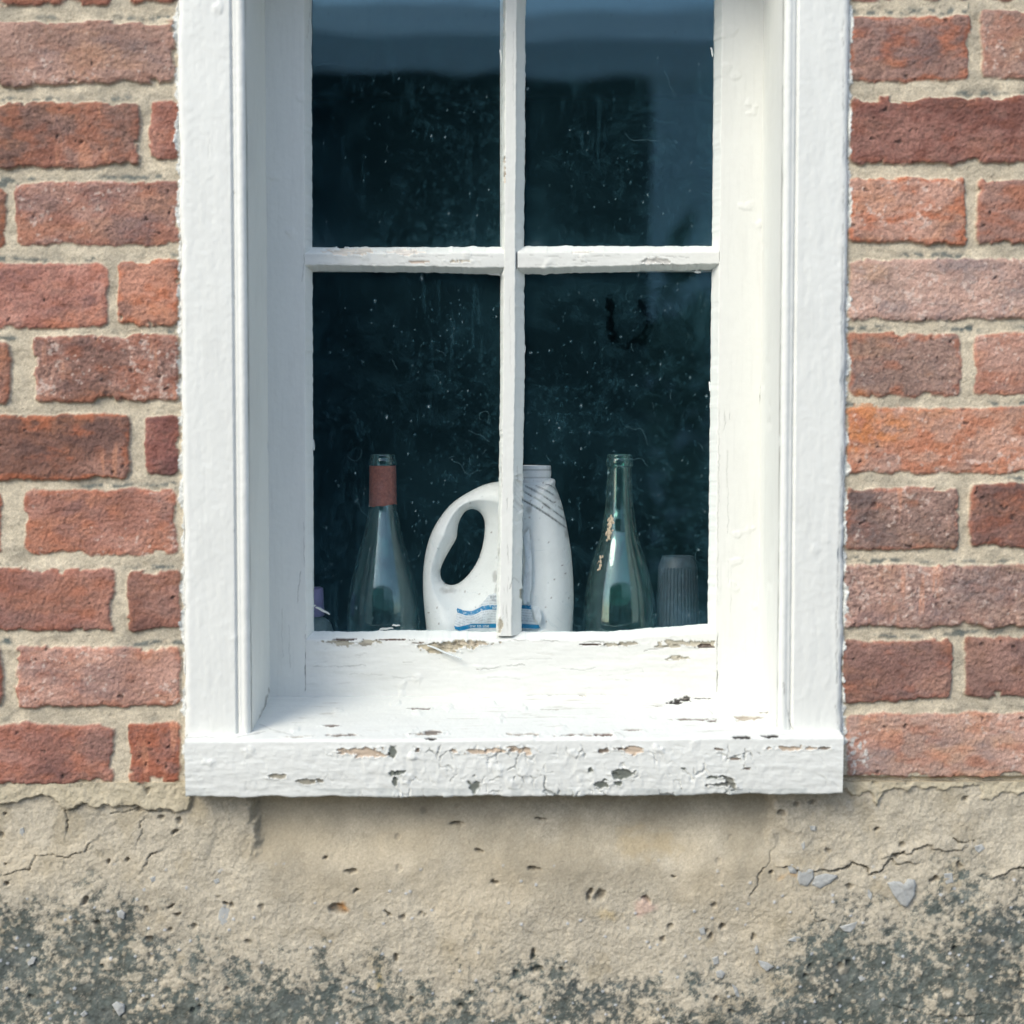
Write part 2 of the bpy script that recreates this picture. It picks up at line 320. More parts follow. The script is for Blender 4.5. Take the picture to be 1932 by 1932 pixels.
def brick_panel(mb, xs, zs):
    X, Z = np.meshgrid(xs, zs)
    wx = X + .0017 * fbm(X, Z, .018, 4, 3) + .0007 * fbm(X, Z, .004, 2, 31); wz = Z + .0018 * fbm(X, Z, .016, 4, 13) + .0007 * fbm(X, Z, .004, 2, 41)
    H = -.0031 + .0008 * fbm(X, Z, .014, 5, 23) + .0007 * fbm(X, Z * 2.2, .03, 3, 27)
    C = MORT * (1 + .13 * fbm(X, Z, .02, 4, 61) + .10 * fbm(X, Z, .003, 3, 63))[..., None]
    C = mix(C, lin(152, 145, 130), .5 * ss(.0, .7, fbm(X, Z * 1.6, .035, 4, 71)))
    soot = ss(-.25, .4, fbm(X, Z * .6, .06, 4, 81)) * ss(-.5, .3, fbm(X, Z, .006, 3, 83))
    bad = fbm(X, Z, .03, 4, 91); chip = fbm(X, Z, .022, 4, 93)
    for n, (q, base, haze, edge, mott) in enumerate(BR):
        qa = np.array(q); x0, x1, z0, z1 = qa[:, 0].min() - .012, qa[:, 0].max() + .012, qa[:, 1].min() - .012, qa[:, 1].max() + .012
        i0, i1 = np.searchsorted(xs, [x0, x1]); j0, j1 = np.searchsorted(zs, [z0, z1])
        if i1 <= i0 or j1 <= j0: continue
        S = np.s_[j0:j1, i0:i1]; x, z, X0, Z0 = wx[S], wz[S], X[S], Z[S]
        r = .004 + .004 * ((n * 37) % 10) / 10; t = 0; dmin = 1e9; dtop = None
        for e in range(4):
            (ax, az), (bx, bz) = q[e], q[(e + 1) % 4]; L = math.hypot(bx - ax, bz - az)
            d = ((bx - ax) * (az - z) + (bz - az) * (x - ax)) / L
            if e == 0: dtop = d
            t = t + np.maximum(r - d, 0) ** 2; dmin = np.minimum(dmin, d)
        sd = np.where(t > 0, r - np.sqrt(t), r) + .0015 * bad[S] - .0040 * ss(.4, .9, chip[S]) * ss(.011, .003, dmin)
        ox = n * .37
        face = .0007 * fbm(X0 + ox, Z0, .022, 4, 101) + .00045 * fbm((X0 + ox) * .6, Z0 * 1.3, .007, 4, 103, .6) + .0004 * fbm(X0 + ox, Z0, .0022, 2, 105)
        f1, f2, cid = cells(X0 + ox + .002 * fbm(X0, Z0, .004, 2, 107), Z0, .011, 5); pit = ss(.22, .05, f1 + .12 * fbm(X0, Z0 + ox, .003, 2, 108)) * (cid < .05 + .22 * mott) * (fbm(X0 + ox, Z0, .04, 2, 109) > -.1)
        proud = .0012 * math.sin(n * 7.1)
        m = ss(-.0011, .0016, sd)
        rnd = -.0008 * (1 - ss(0, .007, sd)) ** 2
        H[S] = H[S] * (1 - m) + (proud + face + rnd - .0016 * pit) * m
        big = fbm(X0 + ox, Z0, .05, 4, 111); med = fbm((X0 + ox) * .7, Z0 * 1.2, .012, 4, 113); fin = fbm(X0 + ox, Z0, .0035, 3, 115)
        c = base * (1 + .20 * big + .20 * med + .16 * fin)[..., None]
        c = mix(c, base * np.array([1.09, 1.02, .88]), .7 * ss(-.1, .6, fbm((X0 + ox) * .5, Z0 * 1.1, .02, 4, 118))); c = mix(c, base * np.array([.58, .66, .76]), .8 * ss(.0, .7, fbm((X0 + ox) * .6, Z0, .026, 5, 119)))
        c = mix(c, lin(196, 158, 142) * .95, np.clip((haze * .95 + .16) * ss(-.35, .7, big * .7 + med * .6 + .3 * fin), 0, 1) * .8)
        c = mix(c, OR * (1 + .2 * fin)[..., None], np.clip(edge * ss(.0065, .0005, sd + .005 * med), 0, 1) * .9)
        c = mix(c, lin(84, 66, 62), np.clip((.25 + .75 * mott) * ss(.05, .6, fin * .75 + med * .55 - .15 * big), 0, 1) * .72)
        c = mix(c, lin(92, 78, 74), pit * .7); c = mix(c, lin(214, 196, 184), .5 * ss(.55, .95, fbm(X0 + ox, Z0, .0045, 3, 120) + .5 * big) * (haze > .3))
        st = fbm((X0 + ox), Z0 * .12, .006, 3, 117)                     # pale runs down some faces
        if mott > .65: c = mix(c, lin(206, 148, 118), .45 * ss(.25, .8, st) * ss(-.2, .5, big))
        C[S] = mix(C[S], c, m)
        above = np.exp(-((dtop + .0035) / .0026) ** 2) * (dmin > -.02) * (1 - m)
        C[S] = mix(C[S], SOOT, np.clip(above * soot[S] * 1.1, 0, 1) * .8)
    # one orange-yellow corner on the brick beside the window, and paint slopped over the edges
    px, py = PX(X, 0, Z)
    o = ss(1.15, .6, np.hypot((px - 1612) / 130, (py - 800) / 62) + .25 * fbm(X, Z, .02, 4, 121)) * (H > -.0028)
    C = mix(C, lin(202, 132, 84) * .9, o * .7 * ss(-.7, .4, fbm(X, Z, .008, 4, 122)))
    edge = np.where(X < 0, XOL - X, X - XOR)
    sm = edge - (.0022 + .0036 * fbm(X * 0 + np.sign(X), Z, .014, 4, 131) + .0012 * fbm(X, Z, .003, 2, 133))
    sm = ss(.0008, -.0006, sm) * (Z < Z_HEAD + .05) * (py < 1468)
    blot = ss(.3, -.1, np.hypot((px - 1618) / 26, (py - 1420) / 52) - .45 + .5 * fbm(X, Z, .008, 4, 135)) * (X > 0) * (ss(-.2, .3, fbm(X, Z, .004, 3, 137)))
    C = mix(C, WHITE * .97, np.clip(np.maximum(sm, .8 * blot), 0, 1)); H = H + sm * (.0008 + .0008 * fbm(X, Z, .006, 3, 139))
    H = np.where(edge < -.001, np.minimum(H, -.012), H)
    H = H - .006 * ss(1464, 1471, py + 2 * fbm(X, Z, .006, 3, 143)) * (X > XOR) * (H < -.0015) - .003 * ss(1484, 1490, py + 2 * fbm(X, Z, .006, 3, 141)) * (H < -.002)
    rg = np.random.RandomState(int(1000 + 100 * xs[0] % 97)); gr = rg.normal(0, 1, X.shape); H = H + .00017 * gr; C = C * (1 + .085 * gr[..., None])
    mb.grid(np.stack([X, -H, Z], -1), {'Col': np.clip(C, .01, .9)})
    # returns at the panel's rim, back into the wall
    g = np.stack([X, -H, Z], -1)
    for rim, cc, fl in ((g[:, 0], C[:, 0], True), (g[:, -1], C[:, -1], False), (g[0], C[0], False), (g[-1], C[-1], True)):
        b = rim.copy(); b[:, 1] = .24
        mb.grid(np.stack([rim, b]), {'Col': np.stack([cc, cc])}, flip=fl)
fxl, fxr = P(-40, 966, 0)[0], P(1972, 966, 0)[0]
Z_PL = float(P(966, 1500, 0)[1]); fz1 = float(P(966, -40, 0)[1])
mb = MB(); zside = spaced(Z_PL + .003, Z_HEAD + .05, Z_PL - .02, fz1, .00095, .005)
brick_panel(mb, spaced(-2.0, XOL + .008, fxl, 9, .00095, .006), zside)
brick_panel(mb, spaced(XOR - .008, 2.0, -9, fxr, .00095, .006), zside)
brick_panel(mb, spaced(-2.0, 2.0, -9, -8, .006, .006), spaced(Z_HEAD + .05, 2.6, -9, -8, .006, .006))
bw = mb.build('brick_wall', M_mason)
tag(bw, 'weathered red brick wall with pale mortar joints around the white window', 'wall')

# ------------------------------------------------------------------ rendered plinth under the window
def plinth():
    xs = spaced(-2.0, 2.0, fxl, fxr, .00105, .008); zb = float(P(966, 1972, 0)[1])
    zs = spaced(0.0, Z_PL + .012, zb, 9, .00105, .01)
    X, Z = np.meshgrid(xs, zs); px, py = PX(X, 0.0, Z)
    jx, jy = px + 7 * fbm(X, Z, .012, 4, 201), py + 7 * fbm(X, Z, .012, 4, 203)
    smooth = ss(0, 14, px - 467 - .08 * (py - 1510) + 8 * fbm(X, Z, .01, 3, 205)) * ss(1500, 1440, px + 60 * fbm(X, Z, .04, 3, 207)) * ss(1740, 1640, py + 30 * fbm(X, Z, .05, 3, 209))
    rough = 1 - .6 * smooth
    H = .0022 * fbm(X, Z, .07, 4, 211) + rough * (.0010 * fbm(X, Z, .016, 5, 213, .6) + .00035 * fbm(X, Z, .003, 3, 215)) - .009 * smooth * ss(1650, 1560, py) * ss(1610, 1580, px)
    rg = np.random.RandomState(5); gr = rg.normal(0, 1, X.shape); gr2 = rg.normal(0, 1, X.shape); H = H + .00016 * gr * (.4 + .6 * rough)
    C = lin(198, 188, 168) * .86 * (1 + .09 * fbm(X, Z, .05, 4, 221) + .08 * fbm(X, Z, .012, 4, 223) + .09 * fbm(X, Z, .003, 3, 225) + .075 * gr2)[..., None]
    C = mix(C, lin(150, 140, 120), smooth * .62 * ss(-.8, .5, fbm(X, Z, .05, 4, 222)))
    C = mix(C, lin(198, 183, 156), .35 * ss(.1, .8, fbm(X, Z, .09, 3, 227)))
    C = mix(C, lin(160, 148, 124), .5 * ss(.25, .9, fbm(X, Z, .03, 5, 229)) * (1 - smooth))
    # ledge of mortar left standing proud of the render
    ledl = [(-600, 1512), (0, 1516), (30, 1518), (57, 1506), (97, 1506), (123, 1526), (157, 1518), (173, 1528), (200, 1521), (247, 1513), (260, 1526), (353, 1533), (360, 1518), (362, 1485)]
    ledr = [(1593, 1490), (1608, 1506), (1631, 1496), (1651, 1501), (1658, 1523), (1675, 1498), (1688, 1488), (1715, 1492), (1725, 1484), (1761, 1487), (1781, 1496), (1808, 1484), (1845, 1480), (1861, 1505), (1888, 1508), (1905, 1501), (2600, 1506)]
    for led in (ledl, ledr):
        la = np.array(led, float); dd = np.interp(jx, la[:, 0], la[:, 1]) - jy
        up = ss(-1.5, 1.5, dd) * ((px < 372) if led is ledl else (px > 1585))
        H += up * ((.0044 if led is ledl else .0022) + .0008 * fbm(X, Z, .01, 3, 231)); C = mix(C, lin(196, 184, 156) * .95, up * .6)
    # cracks: (points, width px, lip)
    for pts, wd, lip in (
        ([(1483, 1640), (1520, 1652), (1545, 1648), (1585, 1648), (1611, 1636), (1632, 1638), (1640, 1650), (1662, 1653), (1684, 1626), (1720, 1628)], 2.6, 1),
        ([(1681, 1622), (1750, 1602), (1756, 1598), (1782, 1608), (1810, 1608)], 2.2, 1), ([(1800, 1585), (1822, 1596), (1845, 1590)], 1.6, 0),
        ([(1885, 1660), (1910, 1645), (1940, 1640)], 2.5, 1), ([(1420, 1690), (1435, 1655), (1452, 1620), (1465, 1600)], 1.3, .3),
        ([(1532, 1712), (1545, 1740), (1560, 1740)], 1.3, .3),
        ([(0, 1655), (33, 1653), (60, 1638), (65, 1613), (127, 1621), (160, 1611), (170, 1595)], 1.5, .4), ([(257, 1592), (264, 1570), (270, 1545)], 1.4, .3),
        ([(265, 1640), (280, 1618), (288, 1614)], 2.0, .5), ([(118, 1575), (122, 1530), (165, 1520)], 1.6, .3),
        ([(200, 1540), (240, 1530), (330, 1536)], 1.2, .2), ([(1690, 1905), (1800, 1920), (1860, 1918)], 1.2, .3)):
        d, s = polydist(jx, jy, pts); g = ss(wd * .9, wd * .25, d) * (.35 + .65 * ss(-.4, .3, fbm(X, Z, .012, 3, 242)))
        H -= g * .0035; H += lip * .0022 * ss(30, 0, d) * (s < 0) ; C = mix(C, lin(84, 80, 70), g * .6)
    # pits and chips
    pits = [(660, 1645, 9, 5), (612, 1622, 6, 4), (330, 1572, 4, 4), (235, 1625, 4, 5), (205, 1629, 3, 3), (278, 1779, 9, 8), (425, 1704, 8, 4), (320, 1720, 4, 4), (330, 1734, 8, 4),
            (903, 1614, 10, 4), (935, 1666, 8, 5), (1010, 1641, 14, 5), (1113, 1692, 6, 9), (1136, 1692, 9, 13), (1220, 1702, 9, 6), (672, 1688, 8, 3), (645, 1725, 6, 4), (634, 1719, 9, 10), (733, 1728, 8, 3), (748, 1814, 6, 6),
            (1005, 1808, 6, 12), (1012, 1838, 10, 7), (1662, 1568, 6, 5), (1478, 1536, 9, 5), (1770, 1658, 9, 6), (1454, 1650, 5, 5), (1361, 1751, 6, 8), (7, 1500 + 40, 4, 3), (5, 1632, 3, 3), (8, 1674, 5, 5), (155, 1700, 6, 6), (1270, 1655, 5, 4), (1020, 1548, 9, 3), (860, 1560, 12, 4)]
    for a, b, rx, ry in pits:
        e = np.hypot((jx - a) / rx, (jy - b) / ry); g = ss(1.25, .55, e); H -= g * .0042; C = mix(C, lin(84, 78, 66), g * .55)
    f1, f2, cid = cells(X, Z, .013, 7); g = ss(.28, .1, f1 + .12 * fbm(X, Z, .004, 2, 241)) * (cid < .05) * rough; H -= g * .003
    C = mix(C, lin(96, 90, 78), g * .5)
    for a, b, rx, ry, col in ((644, 1718, 12, 11, (186, 130, 64)), (1218, 1716, 16, 14, (206, 176, 160)), (1150, 1730, 30, 16, (200, 180, 140)), (716, 1852, 9, 30, (150, 130, 70)), (1210, 1600, 70, 30, (178, 162, 132)), (1500, 1655, 22, 8, (190, 150, 96))):
        C = mix(C, lin(*col), .7 * ss(1.3, .2, np.hypot((jx - a) / rx, (jy - b) / ry) + .6 * fbm(X, Z, .014, 4, 245)))
    # dark algae creeping up from the ground
    bx = [-900, 0, 120, 225, 260, 330, 370, 480, 640, 760, 900, 1000, 1150, 1300, 1420, 1500, 1560, 1640, 1700, 1800, 1932, 2900]
    by = [1690, 1690, 1682, 1685, 1730, 1775, 1770, 1815, 1800, 1835, 1805, 1805, 1850, 1860, 1850, 1790, 1725, 1715, 1695, 1660, 1640, 1640]
    bnd = np.interp(px, bx, by)
    al = py - bnd + 42 * fbm(X, Z, .05, 5, 251) + 26 * fbm(X, Z, .012, 4, 253)
    dens = ss(-75, 165, al)
    grain = fbm(X, Z, .0042, 4, 255); blob = fbm(X, Z, .016, 4, 257)
    cov = ss(-.55, .62, dens * 1.62 - .92 + .85 * grain + .6 * blob + .22 * gr + .35 * fbm(X, Z, .04, 4, 264))
    cov = cov * ss(.02, .2, dens)
    dk = lin(62, 77, 77)[None, None] * (1 + .32 * fbm(X, Z, .006, 4, 259) + .2 * fbm(X, Z, .03, 3, 261))[..., None]
    dk = dk * (1 + .16 * gr2[..., None]); dk = mix(dk, lin(44, 60, 66), .75 * ss(.0, .8, fbm(X, Z, .035, 4, 263))); dk = mix(dk, lin(118, 126, 122), .45 * ss(.1, .8, fbm(X, Z, .009, 4, 265)))
    f1, f2, cid = cells(X, Z, .007, 9); spot = ss(.42, .25, f1 + .2 * grain) * (cid < .30)
    f1b, f2b, cidb = cells(X, Z, .017, 14); spot = np.maximum(spot, ss(.42, .28, f1b + .2 * grain) * (cidb < .22))
    C = mix(C, dk, np.clip(cov * .86 * (1 - .75 * spot * ss(-.4, .4, fbm(X, Z, .03, 3, 266))), 0, 1))
    H -= cov * .0006; H += spot * dens * .0006
    f1, f2, cid = cells(X, Z, .006, 11); cr = ss(.3, .18, f1) * (cid < .03) * ss(1600, 1680, py); C = mix(C, lin(186, 190, 194), cr * .8); H += cr * .0008
    G = np.stack([X, .006 - H, Z], -1); mb = MB(); C = np.clip(C, .01, .9); mb.grid(G, {'Col': C})
    top = G[-1].copy(); bk = top.copy(); bk[:, 1] = .22; mb.grid(np.stack([top, bk]), {'Col': np.stack([C[-1]] * 2)})
    return mb.build('plinth', M_render)
pl = tag(plinth(), 'rough cement rendered plinth with cracks and dark algae below the sill', 'plinth')
def stone(poly, rise, seed):
    """a flat flake of stone set in the render: an outline in photo pixels, given real thickness"""
    p = np.array(poly, float); c = p.mean(0); n = len(p); a = []
    for i in range(n):
        for t in np.linspace(0, 1, 5, endpoint=False): a.append(p[i] * (1 - t) + p[(i + 1) % n] * t)
    a = np.array(a + [a[0]]); rings = []
    for s, h in ((1.0, -.004), (1.0, rise * .55), (.95, rise * .85), (.8, rise), (.4, rise * 1.05), (0.001, rise)):
        q = c + (a - c) * s; x, z = P(q[:, 0], q[:, 1], 0.0)
        rings.append(np.stack([x, .006 - (h * .6 + .0008 * fbm(x, z, .006, 3, seed)), z], -1))
    me = MB().grid(np.array(rings)).build('embedded_stone', M_stone, pl, True); return me
stone([(1676, 1669), (1690, 1666), (1702, 1667), (1708, 1672), (1716, 1662), (1728, 1663), (1731, 1672), (1727, 1695), (1713, 1715), (1702, 1710), (1688, 1692)], .0045, 301)['label'] = 'pale heart shaped stone set in the render'
stone([(1487, 1636), (1497, 1632), (1506, 1640), (1505, 1652), (1492, 1650)], .003, 302)
stone([(1508, 1645), (1520, 1640), (1536, 1643), (1537, 1658), (1524, 1676), (1510, 1672), (1506, 1660)], .0045, 303)
stone([(1532, 1672), (1540, 1656), (1560, 1651), (1582, 1655), (1570, 1668), (1550, 1680)], .003, 304)
stone([(408, 1750), (411, 1722), (420, 1710), (432, 1716), (437, 1738), (450, 1748), (432, 1752)], .0016, 305)
stone([(208, 1900), (216, 1894), (232, 1900), (232, 1914), (222, 1922)], .003, 306); stone([(217, 1724), (226, 1720), (233, 1726), (231, 1738), (220, 1734)], .002, 307)
stone([(48, 1820), (56, 1810), (64, 1812), (60, 1822), (50, 1826)], .002, 308); stone([(34, 1567), (40, 1564), (43, 1574), (38, 1581), (33, 1576)], .0012, 309)
stone([(1586, 1752), (1602, 1748), (1620, 1742), (1618, 1752), (1606, 1762), (1594, 1760)], .002, 310); stone([(1488, 1778), (1502, 1770), (1516, 1772), (1508, 1782)], .0015, 311)
stone([(1424, 1794), (1430, 1786), (1434, 1800), (1428, 1804)], .0015, 312); stone([(1432, 1816), (1450, 1820), (1462, 1828), (1448, 1836), (1436, 1826)], .002, 313)
stone([(1514, 1596), (1520, 1590), (1521, 1602), (1517, 1608)], .001, 314); stone([(1530, 1562), (1541, 1562), (1540, 1570), (1532, 1570)], .001, 315)
stone([(1352, 1838), (1362, 1834), (1370, 1840), (1364, 1850), (1354, 1848)], .0018, 316); stone([(1620, 1846), (1630, 1842), (1636, 1850), (1626, 1856)], .0016, 317)
stone([(1768, 1582), (1778, 1584), (1776, 1594), (1766, 1594)], .0012, 318); stone([(1842, 1600), (1856, 1596), (1862, 1604), (1850, 1612), (1844, 1608)], .0014, 319)
stone([(1320, 1756), (1330, 1752), (1332, 1766), (1324, 1770)], .001, 320); stone([(148, 1918), (156, 1912), (162, 1918), (154, 1924)], .0016, 321)
stone([(280, 1660), (290, 1656), (294, 1664), (284, 1668)], .001, 322); stone([(400, 1664), (410, 1660), (412, 1668), (404, 1672)], .001, 323)
stone([(1345, 1812), (1356, 1808), (1358, 1822), (1348, 1824)], .0014, 324); stone([(1784, 1652), (1800, 1650), (1802, 1668), (1788, 1672)], .0014, 325)
stone([(1382, 1860), (1392, 1868), (1398, 1886), (1390, 1884)], .0016, 326); stone([(1640, 1680), (1648, 1690), (1646, 1702), (1640, 1694)], .0014, 327)

# ------------------------------------------------------------------ the window
win = empty('sash_window', (0, .05, float(Z_SILL_F)))
tag(win, 'white painted wooden window of four panes with peeling sill in the brick wall', 'window')
WOOD = lin(172, 166, 150); WOODT = lin(192, 174, 154); WOODG = lin(112, 116, 108)
def paintwork(G, name, parent, lump=.00035, streak='z', peel=None, seed=0, flip=False, grime=.05, cracks=None, mat=None, extra=None):
    """a painted timber surface: grid of points, lumps of old paint, brush streaks, peeled places and cracks given in photo pixels"""
    N = normals(G) * (-1 if flip else 1); X, Y, Z = G[..., 0], G[..., 1], G[..., 2]
    a, b = (X + .35 * Y, Z) if streak == 'z' else (Z + .35 * Y, X)       # a across the grain, b along it
    h = lump * (.6 * fbm(a, b, .03, 4, seed + 1) + .34 * fbm(a * 3.0, b * .35, .02, 4, seed + 3) + .35 * fbm(a, b, .004, 3, seed + 5))
    f1, f2, cid = cells(a, b, .02, seed + 7); h = h + lump * 3.0 * ss(.35, .05, f1 + .15 * fbm(a, b, .006, 2, seed + 6)) * (cid < .18) * ss(0, .5, fbm(a, b, .12, 2, seed + 8))
    C = WHITE * (1 - grime * ss(.1, .9, fbm(a * 2, b * .5, .05, 4, seed + 9)) - .03 * ss(.2, .8, fbm(a * 4, b * .3, .012, 4, seed + 10)))[..., None]
    px, py = PX(X, Y, Z)
    if cracks:
        for pts, wd, dp in cracks:
            wd = max(wd, 1.45); dp = dp * .8; dp = dp * ss(-.55, .1, fbm(a, b, .02, 3, seed + 16))
            d, s = polydist(px + 1.8 * fbm(a, b, .006, 4, seed + 12), py + 1.8 * fbm(a, b, .006, 4, seed + 14), pts)
            g = ss(wd, wd * .3, d); h = h - g * .0012 * dp + .0003 * dp * ss(wd * 4, wd, d); C = mix(C, lin(70, 62, 56), np.clip(g * dp, 0, 1) * .85)
    if peel:
        lo = np.zeros(X.shape)
        for cx, cy, rx, ry, col, amt in peel:
            e = 1 - np.hypot((px - cx) / rx, (py - cy) / ry) + amt * fbm(X, (Z + .5 * Y) * (2.2 if streak == 'x' else .6), .011, 4, seed + 21) + .42 * fbm(X, (Z + .5 * Y) * 1.3, .0035, 3, seed + 23)
            m = ss(-.03, .10, e); wc = np.array(col) * (1 + .22 * fbm(X * .25, Z + Y, .0028, 3, seed + 25) + .1 * fbm(X, Z + Y, .01, 3, seed + 27))[..., None]
            C = mix(C, wc, m); h = h - m * .0011 + .0006 * ss(-.5, -.06, e) * (1 - m); lo = np.maximum(lo, m)
    if extra: h, C = extra(h, C, px, py, X, Y, Z)
    G2 = G + N * h[..., None]
    return MB().grid(G2, {'Col': np.clip(C, .01, .86)}, flip=flip).build(name, mat or M_paint, parent)
def sweep(pts, v, along='z'):
    """pts(v)-> list of (p,y) around the profile at position v along the piece; returns the grid"""
    rows = []
    for t in v:
        p = np.array(pts(t)); rows.append(np.stack([p[:, 0], p[:, 1], np.full(len(p), t)], -1) if along == 'z' else np.stack([np.full(len(p), t), p[:, 1], p[:, 0]], -1))
    return np.array(rows)
def resample(p, step):
    p = np.array(p, float); d = np.r_[0, np.cumsum(np.hypot(*np.diff(p, axis=0).T))]; n = max(2, int(d[-1] / step) + 1); s = np.linspace(0, d[-1], n)
    return np.stack([np.interp(s, d, p[:, 0]), np.interp(s, d, p[:, 1])], -1)
def arc(cx, cy, r, a0, a1, n):
    a = np.radians(np.linspace(a0, a1, n)); return [(cx + r * math.cos(t), cy + r * math.sin(t)) for t in a]
zcas = np.arange(Z_SILL_F - .004, Z_HEAD, .0016)
for s, xo, xi in ((1, XOL, XIL), (-1, XOR, XIR)):
    # outer side, rounded arris, flat face, quirk, bead, return into the reveal
    f = Y_CAS; wdt = abs(xi - xo)
    pr = [(0, .03), (0, f + .006)] + arc(.006, f + .006, .006, 180, 270, 7) + [(wdt - .0135, f), (wdt - .0130, f + .0012), (wdt - .0122, f + .0026), (wdt - .0112, f + .0026), (wdt - .0102, f + .001)] + arc(wdt - .0046, f + .0046, .0046, 215, 360, 12)[1:] + [(wdt, f + .022)]
    pr = resample(pr, .0011)
    G = np.stack([xo + s * pr[:, 0][None, :] + 0 * zcas[:, None], pr[:, 1][None, :] + 0 * zcas[:, None], 0 * pr[:, 0][None, :] + zcas[:, None]], -1)
    G[..., 0] += (.0011 * fbm(G[..., 2], G[..., 2] * 0, .02, 5, 401 + s) * (np.abs(G[..., 0] - xo) < .006))
    cr = []
    if s < 0: cr = [([(1590, 20), (1592, 300), (1589, 620), (1588, 900), (1578, 1160), (1580, 1290)], 1.3, .5), ([(1478, 1290), (1482, 1330), (1492, 1370), (1500, 1386)], 1.2, .7), ([(1575, 1330), (1582, 1365)], 1.0, .6)]
    else: cr = [([(394, 250), (394, 330)], 1.2, .25), ([(352, 1388), (366, 1391), (454, 1387), (472, 1380), (482, 1364), (487, 1345)], 1.8, .9)]
    if s > 0:
        cr += [([(441, a), (442, a + 3)], 1.6, .5) for a in (362, 560, 1000)]
    paintwork(G, 'casing', win, .00042, 'z', None, 400 + 30 * s, flip=(s < 0), cracks=cr, grime=.035)
    j = MB(); xj = xi + s * .0004                                                       # the jamb lining behind it
    xback = xo + s * .006
    jj = XJL if s > 0 else XJR
    yj = np.arange(f + .0075, .150, .0016); zj = np.arange(Z_SILL_F - .02, Z_HEAD, .003)
    YJ, ZJ = np.meshgrid(yj, zj); xs_ = xj + (jj - xj) * np.clip((YJ - f - .02) / (Y_SASH - f - .02), 0, 1) * 0
    paintwork(np.stack([xs_ + 0 * YJ, YJ, ZJ], -1), 'jamb', win, .0003, 'z', None, 470 + s, flip=(s > 0), grime=.04,
              cracks=[([(484, 1372), (490, 1352), (500, 1332), (508, 1300)], 2.0, .9), ([(488, 1378), (497, 1374)], 1.6, .8)] if s > 0 else None)
    # the solid stock behind the paint
    MB().box(min(xj - s * .0012, xback), max(xj - s * .0012, xback), f + .024, .235, Z_SILL_F - .06, Z_HEAD + .05, WHITE * .9).build('frame_stock', M_paint, win, False)
hd = MB().box(XOL, XOR, Y_CAS, .03, Z_HEAD, Z_HEAD + .062, WHITE); hd.box(XOL + .01, XOR - .01, .0305, .235, Z_HEAD + .001, Z_HEAD + .05, WHITE * .98)
hd.build('head_casing', M_paint, win, False)

